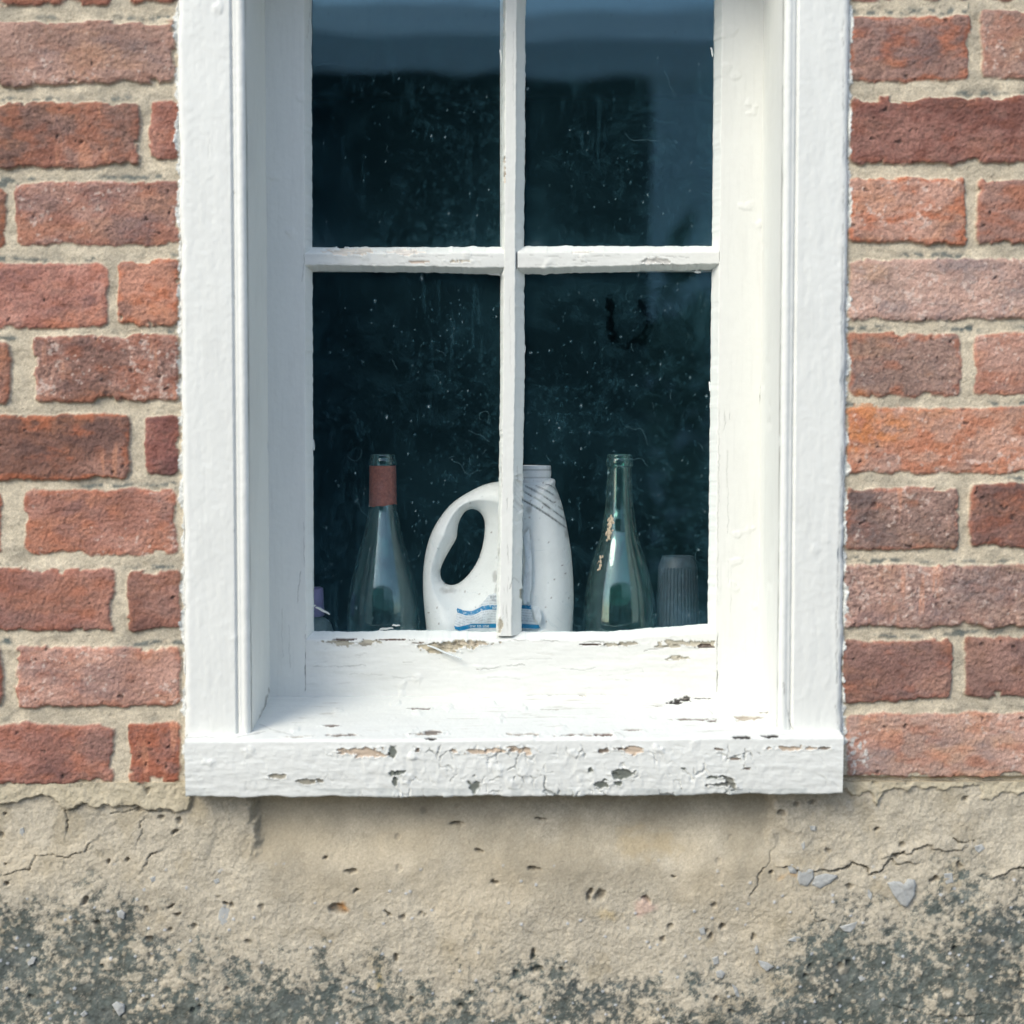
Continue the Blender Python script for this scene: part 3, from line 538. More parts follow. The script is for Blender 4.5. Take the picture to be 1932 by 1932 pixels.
# sill: sloping top, rounded arris, front face, underside
def sill():
    xl, xr = float(P(349, 1450, -.022)[0]), float(P(1591, 1450, -.022)[0])
    zf, zb = Z_SILL_F, Z_SILL_B; hgt = .0535
    pr = [(.16, zb + (zb - zf) * .3), (Y_SASH, zb), (-.0185, zf + .0012)] + [(-.0185 - .0035 * math.sin(t), zf + .0012 - .0035 * (1 - math.cos(t))) for t in np.linspace(.2, 1.5, 6)] + [(-.0222, zf - hgt * .5), (-.0205, zf - hgt)] + [(-.0195, zf - hgt - .0008), (.0, zf - hgt + .001), (.03, zf - hgt + .002)]
    pr = resample(pr, .0008); xs = np.arange(xl, xr, .00085)
    G = np.stack([xs[:, None] + 0 * pr[:, 0][None], pr[:, 0][None] + 0 * xs[:, None], pr[:, 1][None] - .0042 * (1 - (xs[:, None] - xl) / (xr - xl))], -1)
    G[..., 2] += .0008 * fbm(G[..., 0], 0 * G[..., 0], .12, 3, 501)
    fr = (G[..., 2] < zf - .004)
    G[..., 2] += fr * .0011 * fbm(G[..., 0], 0 * G[..., 0], .02, 5, 503) * (np.abs(G[..., 1] + .02) < .006) * ss(zf - hgt * .6, zf - hgt, G[..., 2])
    T, Gg, Wd = WOODT, WOODG, lin(120, 108, 96); D = lin(50, 46, 42)
    peel = [(685, 1419, 46, 7, T, .6), (789, 1415, 6, 4, Wd, .5), (920, 1417, 55, 4, T, .9), (985, 1415, 26, 6, T, .6), (1135, 1417, 12, 5, Wd, .6), (1172, 1414, 10, 4, Wd, .6), (1190, 1416, 24, 7, T, .6), (1500, 1412, 34, 4, T, .6), (1556, 1412, 12, 3, Wd, .4), (1355, 1413, 8, 3, Wd, .5),
            (522, 1464, 14, 5, WOOD * .8, .3), (583, 1475, 16, 4, WOOD * .7, .8), (741, 1459, 10, 4, Gg, .6), (755, 1456, 8, 3, Gg, .6), (745, 1472, 4, 8, Gg, .5), (1182, 1462, 22, 8, Gg, .5), (1134, 1478, 15, 9, Gg, .5), (1166, 1479, 10, 4, Gg, .6), (1162, 1466, 8, 5, Gg, .6), (1115, 1452, 6, 5, Gg, .5), (1345, 1466, 13, 4, Gg, .5), (1362, 1482, 24, 6, lin(120, 120, 112), .6), (1378, 1478, 10, 12, lin(120, 120, 112), .7), (1408, 1450, 7, 2, Wd, .5), (1390, 1432, 14, 2, Wd, .6), (1290, 1450, 5, 3, Gg, .5),
            (1410, 1356, 24, 4, lin(176, 164, 148), .5), (1345, 1360, 9, 4, Wd, .5), (1310, 1358, 40, 1.6, Wd, .7), (820, 1382, 24, 3.2, lin(120, 112, 104), .5), (800, 1386, 40, 2, lin(150, 140, 128), .8), (812, 1394, 13, 2.6, D, .5), (645, 1387, 22, 2, lin(130, 120, 110), .8), (620, 1370, 20, 1.8, lin(110, 100, 92), .6), (790, 1338, 18, 2.0, lin(110, 100, 90), .6), (1100, 1388, 50, 2.2, Wd, .5), (1130, 1387, 16, 3, lin(100, 80, 70), .5), (985, 1386, 30, 2, lin(150, 140, 128), .8), (1190, 1378, 30, 1.8, lin(140, 130, 120), .9), (1400, 1391, 17, 3, D, .25), (1455, 1389, 18, 3, D, .25), (560, 1390, 26, 1.6, lin(150, 140, 128), .8), (1030, 1339, 20, 1, lin(150, 140, 128), .6), (1240, 1332, 20, 1, lin(150, 140, 128), .6), (1450, 1345, 14, 2, lin(120, 110, 100), .5),
            (1288, 1321, 15, 4.2, D, .2), (1296, 1317, 7, 4, D, .15), (1274, 1326, 16, 3, D, .3), (1325, 1318, 18, 1.5, D, .3), (752, 1310, 22, 2.6, lin(60, 44, 36), .4), (792, 1311, 9, 1.8, lin(60, 44, 36), .3), (1000, 1311, 28, 1.6, lin(80, 60, 48), .5), (1045, 1311, 30, 1.8, lin(90, 76, 64), .6), (1110, 1308, 56, 4, lin(150, 138, 118), .7), (1130, 1309, 34, 3.0, lin(110, 104, 92), .8), (1180, 1311, 16, 2, lin(90, 80, 70), .5), (650, 1309, 18, 1, lin(120, 110, 100), .6)]
    def extra(h, C, px, py, X, Y, Z):
        front = (Y < -.0195) * ss(zf - .005, zf - .012, Z)
        gate = front * ss(560, 720, px + 60 * fbm(X, Z, .03, 3, 511)) * ss(1500, 1400, px) + .4 * front
        jx, jz = X + .003 * fbm(X, Z, .01, 4, 513), Z + .003 * fbm(X, Z, .01, 4, 515)
        f1, f2, cid = cells(jx, jz * .62, .0115, 16); ed = f2 - f1 + .10 * fbm(X, Z, .006, 3, 516)
        g = ss(.085, .0, ed) * gate * ss(-.15, .55, fbm(X, Z, .02, 3, 517))
        h = h - g * .0009 + .00022 * gate * (ss(.55, .1, ed) - .3) + front * .00022 * fbm(X, Z, .008, 4, 519)
        h = h + front * .00022 * fbm(X * .35, Z * 1.6, .006, 4, 521)
        C = mix(C, lin(120, 124, 122), np.clip(g * .55 * ss(0, .6, fbm(X, Z, .03, 3, 523) + .2), 0, 1))
        chip = ss(.42, .30, f1 + .2 * fbm(X, Z, .004, 2, 525)) * (cid > .955) * (gate > .5); C = mix(C, WOODG * (1 + 0 * C), chip); h = h - chip * .0011
        top = (Y > -.016); st = ss(.45, .95, fbm(X * .16, (Y + Z), .004, 4, 527)) * ss(.0, .5, fbm(X, Y, .05, 3, 529)) * top
        C = mix(C, lin(176, 170, 160), st * .55); h = h - st * .0003
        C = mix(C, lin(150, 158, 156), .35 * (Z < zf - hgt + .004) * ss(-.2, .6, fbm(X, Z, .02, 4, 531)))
        return h, C
    sl_ = paintwork(G, 'sill', win, .00034, 'x', peel, 500, grime=.05, extra=extra, cracks=[([(489, 1366), (510, 1375), (560, 1388), (640, 1390)], 1.2, .35), ([(352, 1392), (460, 1389), (500, 1380)], 1.3, .5)])
    for xe, fl in ((0, True), (-1, False)):
        e = G[xe]; c = e.copy(); c[:, 2] = np.minimum(e[:, 2], zf - hgt * .98); c[:, 1] = np.maximum(c[:, 1], -.0195)
        MB().grid(np.stack([e, c]), {'Col': np.tile(WHITE, (2 * len(e), 1)).reshape(2, len(e), 3)}, flip=fl).build('sill_end', M_paint, sl_, True)
    return sl_
sill()

# the sash: stiles, bottom rail, bars, top rail, all with putty slopes down to the glass
sash = empty('sash', (0, Y_SASH, float(Z_SILL_B))); sash.parent = win; sash.location = Vector((0, Y_SASH, float(Z_SILL_B))) - Vector(win.location)
def wl(pts, y):
    """edge through photo points -> function z -> x"""
    q = np.array([P(a, b, y) for a, b in pts]); o = np.argsort(q[:, 1]); return lambda z: np.interp(z, q[o, 1], q[o, 0])
def hl(pts, y):
    q = np.array([P(a, b, y) for a, b in pts]); o = np.argsort(q[:, 0]); return lambda x: np.interp(x, q[o, 0], q[o, 1])
def ext(p0, p1, n=-700): # extend upward out of frame
    return [(p0[0] + (p0[0] - p1[0]) * 700 / (p1[1] - p0[1] + 1e-6), p0[1] - 700), p0, p1]
EL = wl(ext((588, 0), (592, 1192)), Y_GLASS); ER = wl(ext((1348, 0), (1335, 1180)), Y_GLASS)
VL = wl([(949, -700), (949, 0), (946, 467), (944, 640), (942, 860), (936, 1192)], Y_GLASS); VR = wl([(992, -700), (992, 0), (989, 467), (990, 700), (987, 860), (984, 1192)], Y_GLASS)
HT = hl([(580, 467), (945, 466), (990, 465), (1350, 464)], Y_GLASS)
HB = hl([(585, 512), (650, 513), (760, 514), (945, 517), (990, 517), (1080, 516), (1200, 512), (1350, 510)], Y_GLASS)
RT = hl([(590, 1191), (660, 1192), (760, 1188), (860, 1190), (950, 1192), (1080, 1191), (1150, 1191), (1230, 1184), (1336, 1177)], Y_GLASS)
Z_TOPR = Z_HEAD - .05
def jag(t, seed, a=.0004):
    t = np.asarray(t, float); return a * (fbm(t, t * 0 + seed, .006, 4, seed) + .8 * np.sign(fbm(t, t * 0, .012, 3, seed + 2)) * (np.abs(fbm(t, t * 0, .03, 2, seed + 4)) > .62) * .35)
zst = np.arange(Z_SILL_B - .004, Z_HEAD, .00095)
def stile(side, E, xj, seed):
    prs = []
    for z, jg in zip(zst, jag(zst, seed)):
        e = float(E(z)) + side * (-jg)
        prs.append(resample([(xj, Y_SASH), (e - side * .0062, Y_SASH), (e - side * .0056, Y_SASH + .001), (e - side * .0012, Y_GLASS - .005), (e, Y_GLASS - .0008), (e - side * .002, Y_GLASS + .004)], .001)) if False else prs.append(np.array([(xj + (e - side * .0062 - xj) * k / 94, Y_SASH) for k in range(95)] + [(e - side * (.0062 - .0050 * k / 6), Y_SASH + (Y_GLASS - .004 - Y_SASH) * k / 6) for k in range(1, 7)] + [(e - side * .0003, Y_GLASS - .0016), (e, Y_GLASS - .0006), (e - side * .001, Y_GLASS + .001)]))
    G = np.array([[(p[0], p[1], z) for p in pr] for pr, z in zip(prs, zst)])
    if side > 0:
        cr = [([(577, 1196), (578, 1240), (576, 1270), (577, 1302)], 1.6, .8), ([(578, 1150), (576, 1190), (577, 1212)], 1.2, .5), ([(566, 1080), (562, 1130), (560, 1180)], 1.0, .35), ([(573, 950), (573, 1070)], .9, .3), ([(545, 1180), (546, 1260)], .8, .2), ([(532, 1150), (533, 1240)], .8, .2), ([(490, 735), (491, 760)], 1.0, .3), ([(586, 0), (583, 40), (581, 72)], .9, .3), ([(574, 470), (573, 500), (570, 530)], 1.0, .4)]
    else:
        cr = [([(1353, 1150), (1354, 1195), (1352, 1240), (1353, 1275), (1352, 1305)], 1.6, .8), ([(1357, 700), (1356, 900), (1354, 1150)], .9, .35), ([(1372, 850), (1375, 1100)], .8, .25), ([(1380, 1060), (1378, 1200)], .8, .25), ([(1366, 770), (1368, 800), (1364, 810)], .9, .4), ([(1376, 775), (1378, 790)], .9, .35), ([(1435, 730), (1434, 760)], 1.1, .7), ([(1350, 640), (1365, 655)], .8, .3), ([(1402, 1210), (1404, 1225)], 1.2, .5)]
    return paintwork(G, 'stile', sash, .00022, 'z', None, seed, flip=(side < 0), cracks=cr, grime=.03)
stile(1, EL, XJL - .02, 601); stile(-1, ER, XJR + .02, 631)
# bottom rail
def rail():
    xs = np.arange(float(P(577, 1250, Y_SASH)[0]), float(P(1353, 1250, Y_SASH)[0]), .00085)
    top = RT(xs) + jag(xs, 651, .0005); zb = Z_SILL_B - .004; prs = []
    for x, t in zip(xs, top):
        prs.append([(t - .001, Y_GLASS + .001), (t, Y_GLASS - .0006), (t - .0006, Y_GLASS - .002)] + [(t - .0008 - .006 * k / 6, Y_GLASS - .003 - (Y_GLASS - .003 - Y_SASH) * k / 6) for k in range(1, 7)] + [(t - .0068 + (zb - t + .0068) * k / 64, Y_SASH - .0004) for k in range(1, 65)])
    G = np.array([[(x, p[1], p[0]) for p in pr] for x, pr in zip(xs, prs)])
    W = WOOD; D = lin(80, 62, 52)
    peel = [(650, 1214, 22, 5, W, .5), (690, 1214, 24, 4.5, W, .6), (640, 1211, 30, 2.4, W, .6), (830, 1220, 44, 9, lin(182, 172, 150), .35), (860, 1216, 40, 8, lin(182, 172, 150), .35), (836, 1228, 26, 5, lin(182, 172, 150), .3), (895, 1213, 34, 4, lin(186, 174, 154), .6), (1180, 1215, 16, 4, W * 1.1, .6), (1115, 1216, 26, 1.6, D, .5), (1155, 1216, 20, 2.4, W, .7), (1300, 1214, 50, 4.5, W * 1.05, .55), (1270, 1219, 26, 2.2, W, .7), (1273, 1242, 12, 4, W * 1.1, .5), (1290, 1241, 8, 2, W, .5), (650, 1206, 28, 1.8, D, .25), (745, 1207, 26, 1.6, D, .3), (1330, 1217, 10, 1.6, D, .4), (1325, 1218, 10, 1.4, lin(110, 100, 92), .5), (1330, 1221, 12, 1.8, lin(110, 100, 92), .5), (790, 1213, 14, 1.4, lin(110, 96, 84), .6)]
    cr = [([(578, 1240), (600, 1238), (612, 1228), (620, 1218), (640, 1210), (690, 1212)], 1.0, .55), ([(586, 1252), (610, 1250), (622, 1245)], 1.1, .7), ([(578, 1258), (640, 1258), (690, 1256)], .8, .4), ([(608, 1242), (660, 1240), (690, 1232)], .8, .3), ([(810, 1216), (860, 1212), (930, 1210), (1000, 1208), (1080, 1212), (1140, 1211)], 1.2, .75), ([(760, 1250), (790, 1246), (830, 1243)], .9, .5), ([(900, 1262), (930, 1263), (945, 1258), (990, 1254)], 1.0, .6), ([(660, 1272), (720, 1274), (760, 1280)], .8, .25), ([(740, 1280), (800, 1276)], .8, .25), ([(920, 1278), (980, 1280)], .8, .25), ([(1058, 1262), (1100, 1264), (1130, 1258)], .8, .35), ([(1060, 1300), (1130, 1298)], .8, .2), ([(1180, 1264), (1210, 1262), (1215, 1270)], .8, .4), ([(1130, 1275), (1160, 1272), (1230, 1266)], .8, .25), ([(1135, 1282), (1190, 1282)], .8, .3), ([(1215, 1228), (1250, 1222), (1280, 1218), (1340, 1212), (1352, 1212)], 1.1, .65), ([(960, 1245), (1040, 1243)], .8, .25), ([(640, 1290), (700, 1288)], .8, .2)]
    def extra(h, C, px, py, X, Y, Z):
        face = ss(1203, 1212, py)
        fl = ss(.62, .98, fbm(X * .12, Z, .0028, 4, 671)) * ss(-.1, .5, fbm(X, Z, .05, 3, 673)) * face * ss(1300, 1240, py)
        C = mix(C, lin(184, 180, 170), fl * .5); h = h - fl * .0004 + face * .0005 * fbm(X * .25, Z * 1.3, .011, 4, 675)
        return h, C
    r = paintwork(G, 'bottom_rail', sash, .0003, 'x', peel, 650, grime=.04, cracks=cr, extra=extra); return r
rl = rail()
def bar_v():
    z = np.arange(float(P(966, 1200, Y_SASH)[1]), Z_TOPR + .01, .0009); L_, R_ = VL(z) - jag(z, 681, .0005), VR(z) + jag(z, 691, .0005)
    rows = []
    for t, l, r in zip(z, L_, R_):
        wd = r - l
        p = [(l + .001, Y_GLASS + .001), (l, Y_GLASS - .0004), (l + .0004, Y_GLASS - .002)] + [(l + .0006 + .002 * k / 5, Y_GLASS - .003 - (Y_GLASS - .003 - Y_SASH - .001) * k / 5) for k in range(1, 6)] + [(l + .0034 + (wd * .60 - .0034) * k / 14, Y_SASH) for k in range(0, 15)] + [(l + wd * .60 + wd * .37 * k / 9, Y_SASH + .0015 + (Y_GLASS - .004 - Y_SASH) * k / 9) for k in range(1, 10)] + [(r, Y_GLASS - .0006), (r - .001, Y_GLASS + .001)]
        rows.append([(a, b, t) for a, b in p])
    cr = [([(958, 940), (956, 1000), (960, 1060), (957, 1120), (958, 1200)], .9, .4), ([(950, 1080), (951, 1120), (949, 1160)], .8, .35), ([(962, 1110), (968, 1090), (975, 1095), (980, 1100)], 1.0, .6), ([(947, 860), (946, 930)], .8, .35), ([(975, 880), (976, 950)], 1.0, .4), ([(941, 1000), (940, 1130)], .8, .5), ([(968, 60), (969, 200)], .8, .2), ([(962, 560), (964, 700)], .8, .2)]
    pl_ = [(979, 930, 7, 34, WHITE * .93, .4), (952, 320, 2.2, 22, WOODT, .5), (948, 50, 2, 26, WOODT, .5), (944, 1180, 4, 12, WOOD, .5), (985, 1120, 4, 10, WOOD, .6)]
    return paintwork(np.array(rows), 'glazing_bar', sash, .0003, 'z', pl_, 680, grime=.04, cracks=cr)
bar_v()
def bar_h(xa, xb, T, B, seed, name='glazing_bar', full=True):
    x = np.arange(xa, xb, .0009); t_, b_ = T(x) + jag(x, seed), B(x) - jag(x, seed + 3, .0006)
    rows = []
    for a, t, b in zip(x, t_, b_):
        h = t - b
        p = [(t - .001, Y_GLASS + .001), (t, Y_GLASS - .0006)] + [(t - .0004 - .0075 * k / 8, Y_GLASS - .0015 - (Y_GLASS - .0015 - Y_SASH - .0006) * k / 8) for k in range(1, 9)] + [(t - .0079 - (h - .0079 - .0048) * k / 11, Y_SASH + .0004) for k in range(1, 12)] + [(b + .0048 - .0042 * k / 6, Y_SASH + .0012 + (Y_GLASS - .004 - Y_SASH) * k / 6) for k in range(1, 7)] + [(b, Y_GLASS - .0006), (b + .001, Y_GLASS + .001)]
        rows.append([(a, d, c) for c, d in p])
    cr = [([(600, 497), (680, 499), (760, 496), (830, 499), (940, 500)], 1.1, .3), ([(780, 484), (860, 480), (930, 483)], .8, .4), ([(1000, 482), (1080, 486), (1180, 480), (1300, 486)], .8, .4), ([(1010, 500), (1140, 498), (1300, 500)], 1.0, .3), ([(1080, 492), (1130, 494)], .8, .5)]
    pl_ = [(660, 474, 46, 6, lin(216, 206, 192), .5), (760, 476, 30, 5, lin(214, 206, 196), .6), (870, 493, 24, 2.4, lin(196, 186, 168), .6), (1240, 492, 26, 5, lin(196, 194, 188), .5), (790, 494, 30, 1.8, lin(176, 160, 146), .7), (1100, 475, 20, 2, lin(206, 200, 190), .6)] if full else None
    return paintwork(np.array(rows), name, sash, .0003, 'x', pl_, seed, grime=.05, cracks=cr if full else None)
bar_h(float(EL(1.48)) - .006, float(VL(1.48)) + .005, HT, HB, 701); bar_h(float(VR(1.48)) - .007, float(ER(1.48)) + .006, HT, HB, 721)
MB().box(XJL - .02, XJR + .02, Y_SASH - .0006, .145, Z_TOPR, Z_HEAD + .003, WHITE).build('top_rail', M_paint, sash, False)
# solid cores behind the putty so that no light slips through
cores = MB(); zg0 = float(P(966, 1200, Y_GLASS)[1])
cores.box(XJL - .03, float(min(EL(1.1), EL(1.7))) - .004, Y_GLASS + .006, .160, Z_SILL_B - .03, Z_HEAD, WHITE); cores.box(float(max(ER(1.1), ER(1.7))) + .004, XJR + .03, Y_GLASS + .006, .160, Z_SILL_B - .03, Z_HEAD, WHITE)
cores.box(XJL, XJR, Y_GLASS + .0062, .1602, Z_SILL_B - .03, zg0 - .002, WHITE); cores.box(float(VL(1.12)) + .004, float(VR(1.12)) - .004, Y_GLASS + .0058, .145, zg0 - .002, Z_TOPR, WHITE)
cores.box(XJL, XJR, Y_GLASS + .0066, .1452, float(HB(0.)) + .004, float(HT(0.)) - .004, WHITE)
cores.build('inner_frame', M_paint, sash, False)

# glass: four panes, each a real sheet with its own dust
def pane(xl, xr, zb, zt, seed, lower, right):
    st = .0011; xs = np.arange(xl, xr + st, st); zs = np.arange(zb, zt + st, st); X, Z = np.meshgrid(xs, zs); px, py = PX(X, Y_GLASS, Z)
    r = np.random.RandomState(seed); ex = np.minimum(X - xl, xr - X); ez = np.minimum(Z - zb, zt - Z); e = np.minimum(ex, ez)
    D = .016 + .016 * ss(-.3, .9, fbm(X, Z, .09, 4, seed)) + .030 * ss(.05, .9, fbm(X, Z, .0045, 4, seed + 11)) * ss(-.5, .5, fbm(X, Z, .05, 3, seed + 12)) + .016 * ss(0, .9, fbm(X, Z, .018, 5, seed + 2)) + .034 * ss(.25, 1., fbm(X * 2.4, Z * .35, .012, 4, seed + 4)) * ss(-.4, .6, fbm(X, Z, .08, 2, seed + 5))
    D = D + .045 * np.exp(-(Z - zb) / .016) * ss(-.3, .6, fbm(X, Z, .012, 4, seed + 6)) + .035 * np.exp(-e / .010) * ss(-.5, .5, fbm(X, Z, .02, 3, seed + 7)) + .05 * np.exp(-np.hypot(ex, Z - zb) / .03)
    D = D + .11 * np.exp(-(Z - zb) / .004) * ss(.0, .6, fbm(X, Z, .006, 4, seed + 8))
    if lower: D = D + .018 * np.exp(-(zt - Z) / .03)
    n = 700 if lower else 200
    for k in range(n):
        a, b = r.uniform(xl, xr), zb + (zt - zb) * r.rand() ** (1.25 if lower else 1.0); s = r.choice([.0005, .0007, .0010, .0013], p=[.76, .19, .04, .01]); am = .05 + .38 * r.rand() ** 3
        i0, i1 = np.searchsorted(xs, [a - 4 * s, a + 4 * s]); j0, j1 = np.searchsorted(zs, [b - 4 * s, b + 4 * s])
        x_, z_ = X[j0:j1, i0:i1], Z[j0:j1, i0:i1]; D[j0:j1, i0:i1] += am * np.exp(-((x_ - a) ** 2 + ((z_ - b) / r.uniform(.8, 2)) ** 2) / (s * s))
    if lower and right:                                                                  # a wiped loop in the dust
        d, s = polydist(px + 7 * fbm(X, Z, .005, 4, 771), py + 7 * fbm(X, Z, .005, 4, 773), [(1146, 566), (1153, 590), (1152, 622), (1160, 645), (1185, 650), (1212, 642), (1222, 620), (1224, 596), (1210, 574)])
        D = D * (1 - .95 * ss(11, 4, d) * ss(-.9, -.1, fbm(X, Z, .006, 4, 775))); d, s = polydist(px + 4 * fbm(X, Z, .006, 4, 771), py + 4 * fbm(X, Z, .006, 4, 773), [(1222, 625), (1250, 610), (1275, 590), (1300, 615), (1312, 640)]); D = D * (1 - .4 * ss(4, 1.5, d))
    D = np.clip(D, 0, .85); tl = r.uniform(-.0015, .0015, 2)
    Yf = Y_GLASS + tl[0] * (X - xl) / (xr - xl) + tl[1] * (Z - zb) / (zt - zb) + .0010; mb = MB()
    mb.grid(np.stack([X, Yf, Z], -1), {'Dust': D})
    c = [(xl, zb), (xr, zb), (xr, zt), (xl, zt)]; B = np.array([[(xl, 0, zb), (xr, 0, zb)], [(xl, 0, zt), (xr, 0, zt)]], float)
    B[..., 1] = Y_GLASS + .001 + .003 + tl[0] * (B[..., 0] - xl) / (xr - xl) + tl[1] * (B[..., 2] - zb) / (zt - zb)
    mb.grid(B, {'Dust': np.full((2, 2), .004)}, flip=True)
    o = mb.build('pane', M_pane, sash)
    return o
zm = float(HT(0.)); zl = float(HB(0.)); gx0, gx1 = float(EL(1.1)) - .004, float(ER(1.7)) + .003
mid = float((VL(1.2) + VR(1.2)) / 2); panes = []
for lower, (zb, zt) in ((True, (zg0 - .004, zl + .005)), (False, (zm - .005, Z_TOPR + .004))):
    for right, (xl, xr) in ((False, (gx0, mid - .0035)), (True, (mid + .0035, gx1))):
        panes.append((pane(xl, xr, zb, zt, 800 + 40 * lower + 80 * right, lower, right), xl, xr, zb, zt, lower))
def tubes(lines, rad, y0):
    mb = MB()
    for ln in lines:
        ln = np.array(ln); a = np.linspace(0, 2 * math.pi, 4)[None]; t = np.gradient(ln, axis=0); t /= np.linalg.norm(t, axis=1, keepdims=True) + 1e-9
        nx, nz = -t[:, 1], t[:, 0]
        mb.grid(np.stack([ln[:, 0][:, None] + rad * np.cos(a) * nx[:, None], y0 - rad * .8 + rad * .7 * np.sin(a) + 0 * nx[:, None], ln[:, 1][:, None] + rad * np.cos(a) * nz[:, None]], -1))
    return mb
rw = np.random.RandomState(77)
for o, xl, xr, zb, zt, lower in panes:
    lines = []
    for k in range(16 if lower else 3):
        x, z = rw.uniform(xl + .006, xr - .006), rw.uniform(zb + .004, zt - .01 if not lower else zb + .8 * (zt - zb)); th = rw.uniform(0, 6.28); n = int(4 + 22 * rw.rand() ** 2.2); ln = [(x, z)]; cv = rw.normal(0, .05)
        for i in range(n):
            th += cv + rw.normal(0, .3); x += .0016 * math.cos(th); z += .0016 * math.sin(th)
            if not (xl + .004 < x < xr - .004 and zb + .002 < z < zt - .002): break
            ln.append((x, z))
        if len(ln) > 3: lines.append(ln)
    ob = tubes(lines, .00007 if lower else .00008, Y_GLASS - .0012).build('cobweb', M_web, o); ob['kind'] = 'stuff'
# flakes of paint: one big curl on the rail, others caught at the foot of the glass
def flake(p0, p1, wid, curl, y, thick=.0005, n=14, lift=.002):
    x0, z0 = P(*p0, y); x1, z1 = P(*p1, y); L = math.hypot(x1 - x0, z1 - z0); ux, uz = (x1 - x0) / L, (z1 - z0) / L; rows = []
    for t in np.linspace(0, 1, n):
        wv = wid * (1 - .55 * abs(2 * t - 1) ** 3) * (1 - .25 * t); r = []
        for a in np.linspace(0, curl, 9):
            rr = wv / curl; off = rr * math.sin(a) ; dep = rr * (1 - math.cos(a))
            r.append((x0 + ux * L * t - uz * off, y - lift * t - .0006 - dep, z0 + uz * L * t + ux * off + .0003 * math.sin(9 * t)))
        rows.append(r)
    F = np.array(rows); N = normals(F); mb = MB(); mb.grid(F); mb.grid(F + N * thick, flip=True)
    mb.grid(np.stack([F[0], (F + N * thick)[0]])); mb.grid(np.stack([F[-1], (F + N * thick)[-1]])); mb.grid(np.stack([F[:, 0], (F + N * thick)[:, 0]])); mb.grid(np.stack([F[:, -1], (F + N * thick)[:, -1]]))
    return mb
flake((806, 1219), (872, 1244), .0058, 2.7, Y_SASH, lift=.005).build('paint_curl', M_flake, rl)
for p0, p1, wd_, cu, y in (((595, 1147), (622, 1160), .0035, 1.2, Y_GLASS), ((716, 1189), (742, 1186), .0026, 1.0, Y_GLASS), ((740, 1181), (755, 1181), .0022, 1.2, Y_GLASS), ((590, 1145), (596, 1143), .002, 1.0, Y_GLASS), ((589, 828), (592, 850), .0022, .9, Y_GLASS), ((908, 516), (944, 521), .004, .5, Y_GLASS), ((1018, 1196), (1030, 1190), .003, 1.0, Y_GLASS), ((1310, 515), (1322, 516), .003, .8, Y_GLASS), ((988, 650), (987, 672), .0024, 1.0, Y_GLASS), ((942, 95), (946, 120), .002, .8, Y_GLASS), ((1340, 90), (1343, 108), .002, .8, Y_GLASS), ((1337, 720), (1338, 738), .002, .8, Y_GLASS)):
    flake(p0, p1, wd_, cu, y, .0003, 8, .001).build('paint_flake', M_flake, sash)

# ------------------------------------------------------------------ the inner board and what stands on it
Y_B = 0.200; x_w1, z_top = [float(q) for q in P(722, 857, Y_B)]; Z_BD = z_top - .296
MB().box(-.40, .40, .161, .42, Z_BD - .025, Z_BD).build('inner_board', M_board, win, False)
def spec_bottle(rows, H):
    """rows (mm below the top, radius mm) -> outer profile from the base up, then the inside"""
    out = [(.001, .018), (.020, .012), (.030, .0015), (.034, .0), (.0385, .002)]
    body = sorted([(H - a / 1000, r / 1000) for a, r in rows])
    out += [(r, z) for z, r in body]
    return out
def bottle(name, label, xz, rows, mat, extra=None):
    x, z0 = xz; e = tag(empty(name, (x, Y_B, z0)), label, 'bottle', None); H = .296
    prof = spec_bottle(rows, H); lower = prof[:5]; up = np.array(prof[5:]); seq = np.vstack([np.array(lower), smoothprof(up, 4)])
    inn = [(max(r - (.0032 if z < .23 else .0042), .001), z) for r, z in seq if z > .012 and r > .008][::-1]; inn = [q for q in inn if q[1] < H - .001] 
    inn = [(inn[0][0] + .0005, H - .0003)] + inn + [(.022, .016), (.001, .024)]
    full = np.vstack([seq, np.array([(seq[-1][0] - .0015, H + .0002)]), np.array(inn)])
    G = lathe(full, 72, (x, Y_B, z0)); b = MB().grid(G, flip=False).build('glass_body', mat, e)
    return e, seq
r1 = [(186, 40.2), (230, 40.6), (280, 40.4), (162, 38.9), (145, 36.4), (128, 32.4), (105, 26.2), (89, 21.4), (72, 17.8), (57, 15.0), (40, 14.4), (20, 14.1), (13, 14.1), (11.6, 15.0), (7.0, 15.1), (5.4, 14.4), (4.6, 14.0), (1.5, 13.9), (.3, 13.0)]
r2 = [(188, 40.6), (230, 40.8), (280, 40.6), (172, 39.6), (155, 38.0), (138, 35.1), (121, 30.8), (104, 25.4), (88, 20.2), (71, 17.5), (55, 15.2), (38, 14.3), (20, 13.5), (14.5, 13.3), (13, 14.0), (12, 14.9), (6.5, 14.9), (5.2, 14.2), (4.6, 13.8), (1.5, 13.8), (.3, 12.8)]
wb1, s1 = bottle('wine_bottle', 'clear glass wine bottle with a faded red collar round its neck', (x_w1, Z_BD), r1, M_bottle)
x_w2, _z = [float(q) for q in P(1169, 858, Y_B)]
wb2, s2 = bottle('wine_bottle', 'pale green wine bottle with tan crust on its shoulder and bare neck', (x_w2, Z_BD), r2, M_bottle_green)
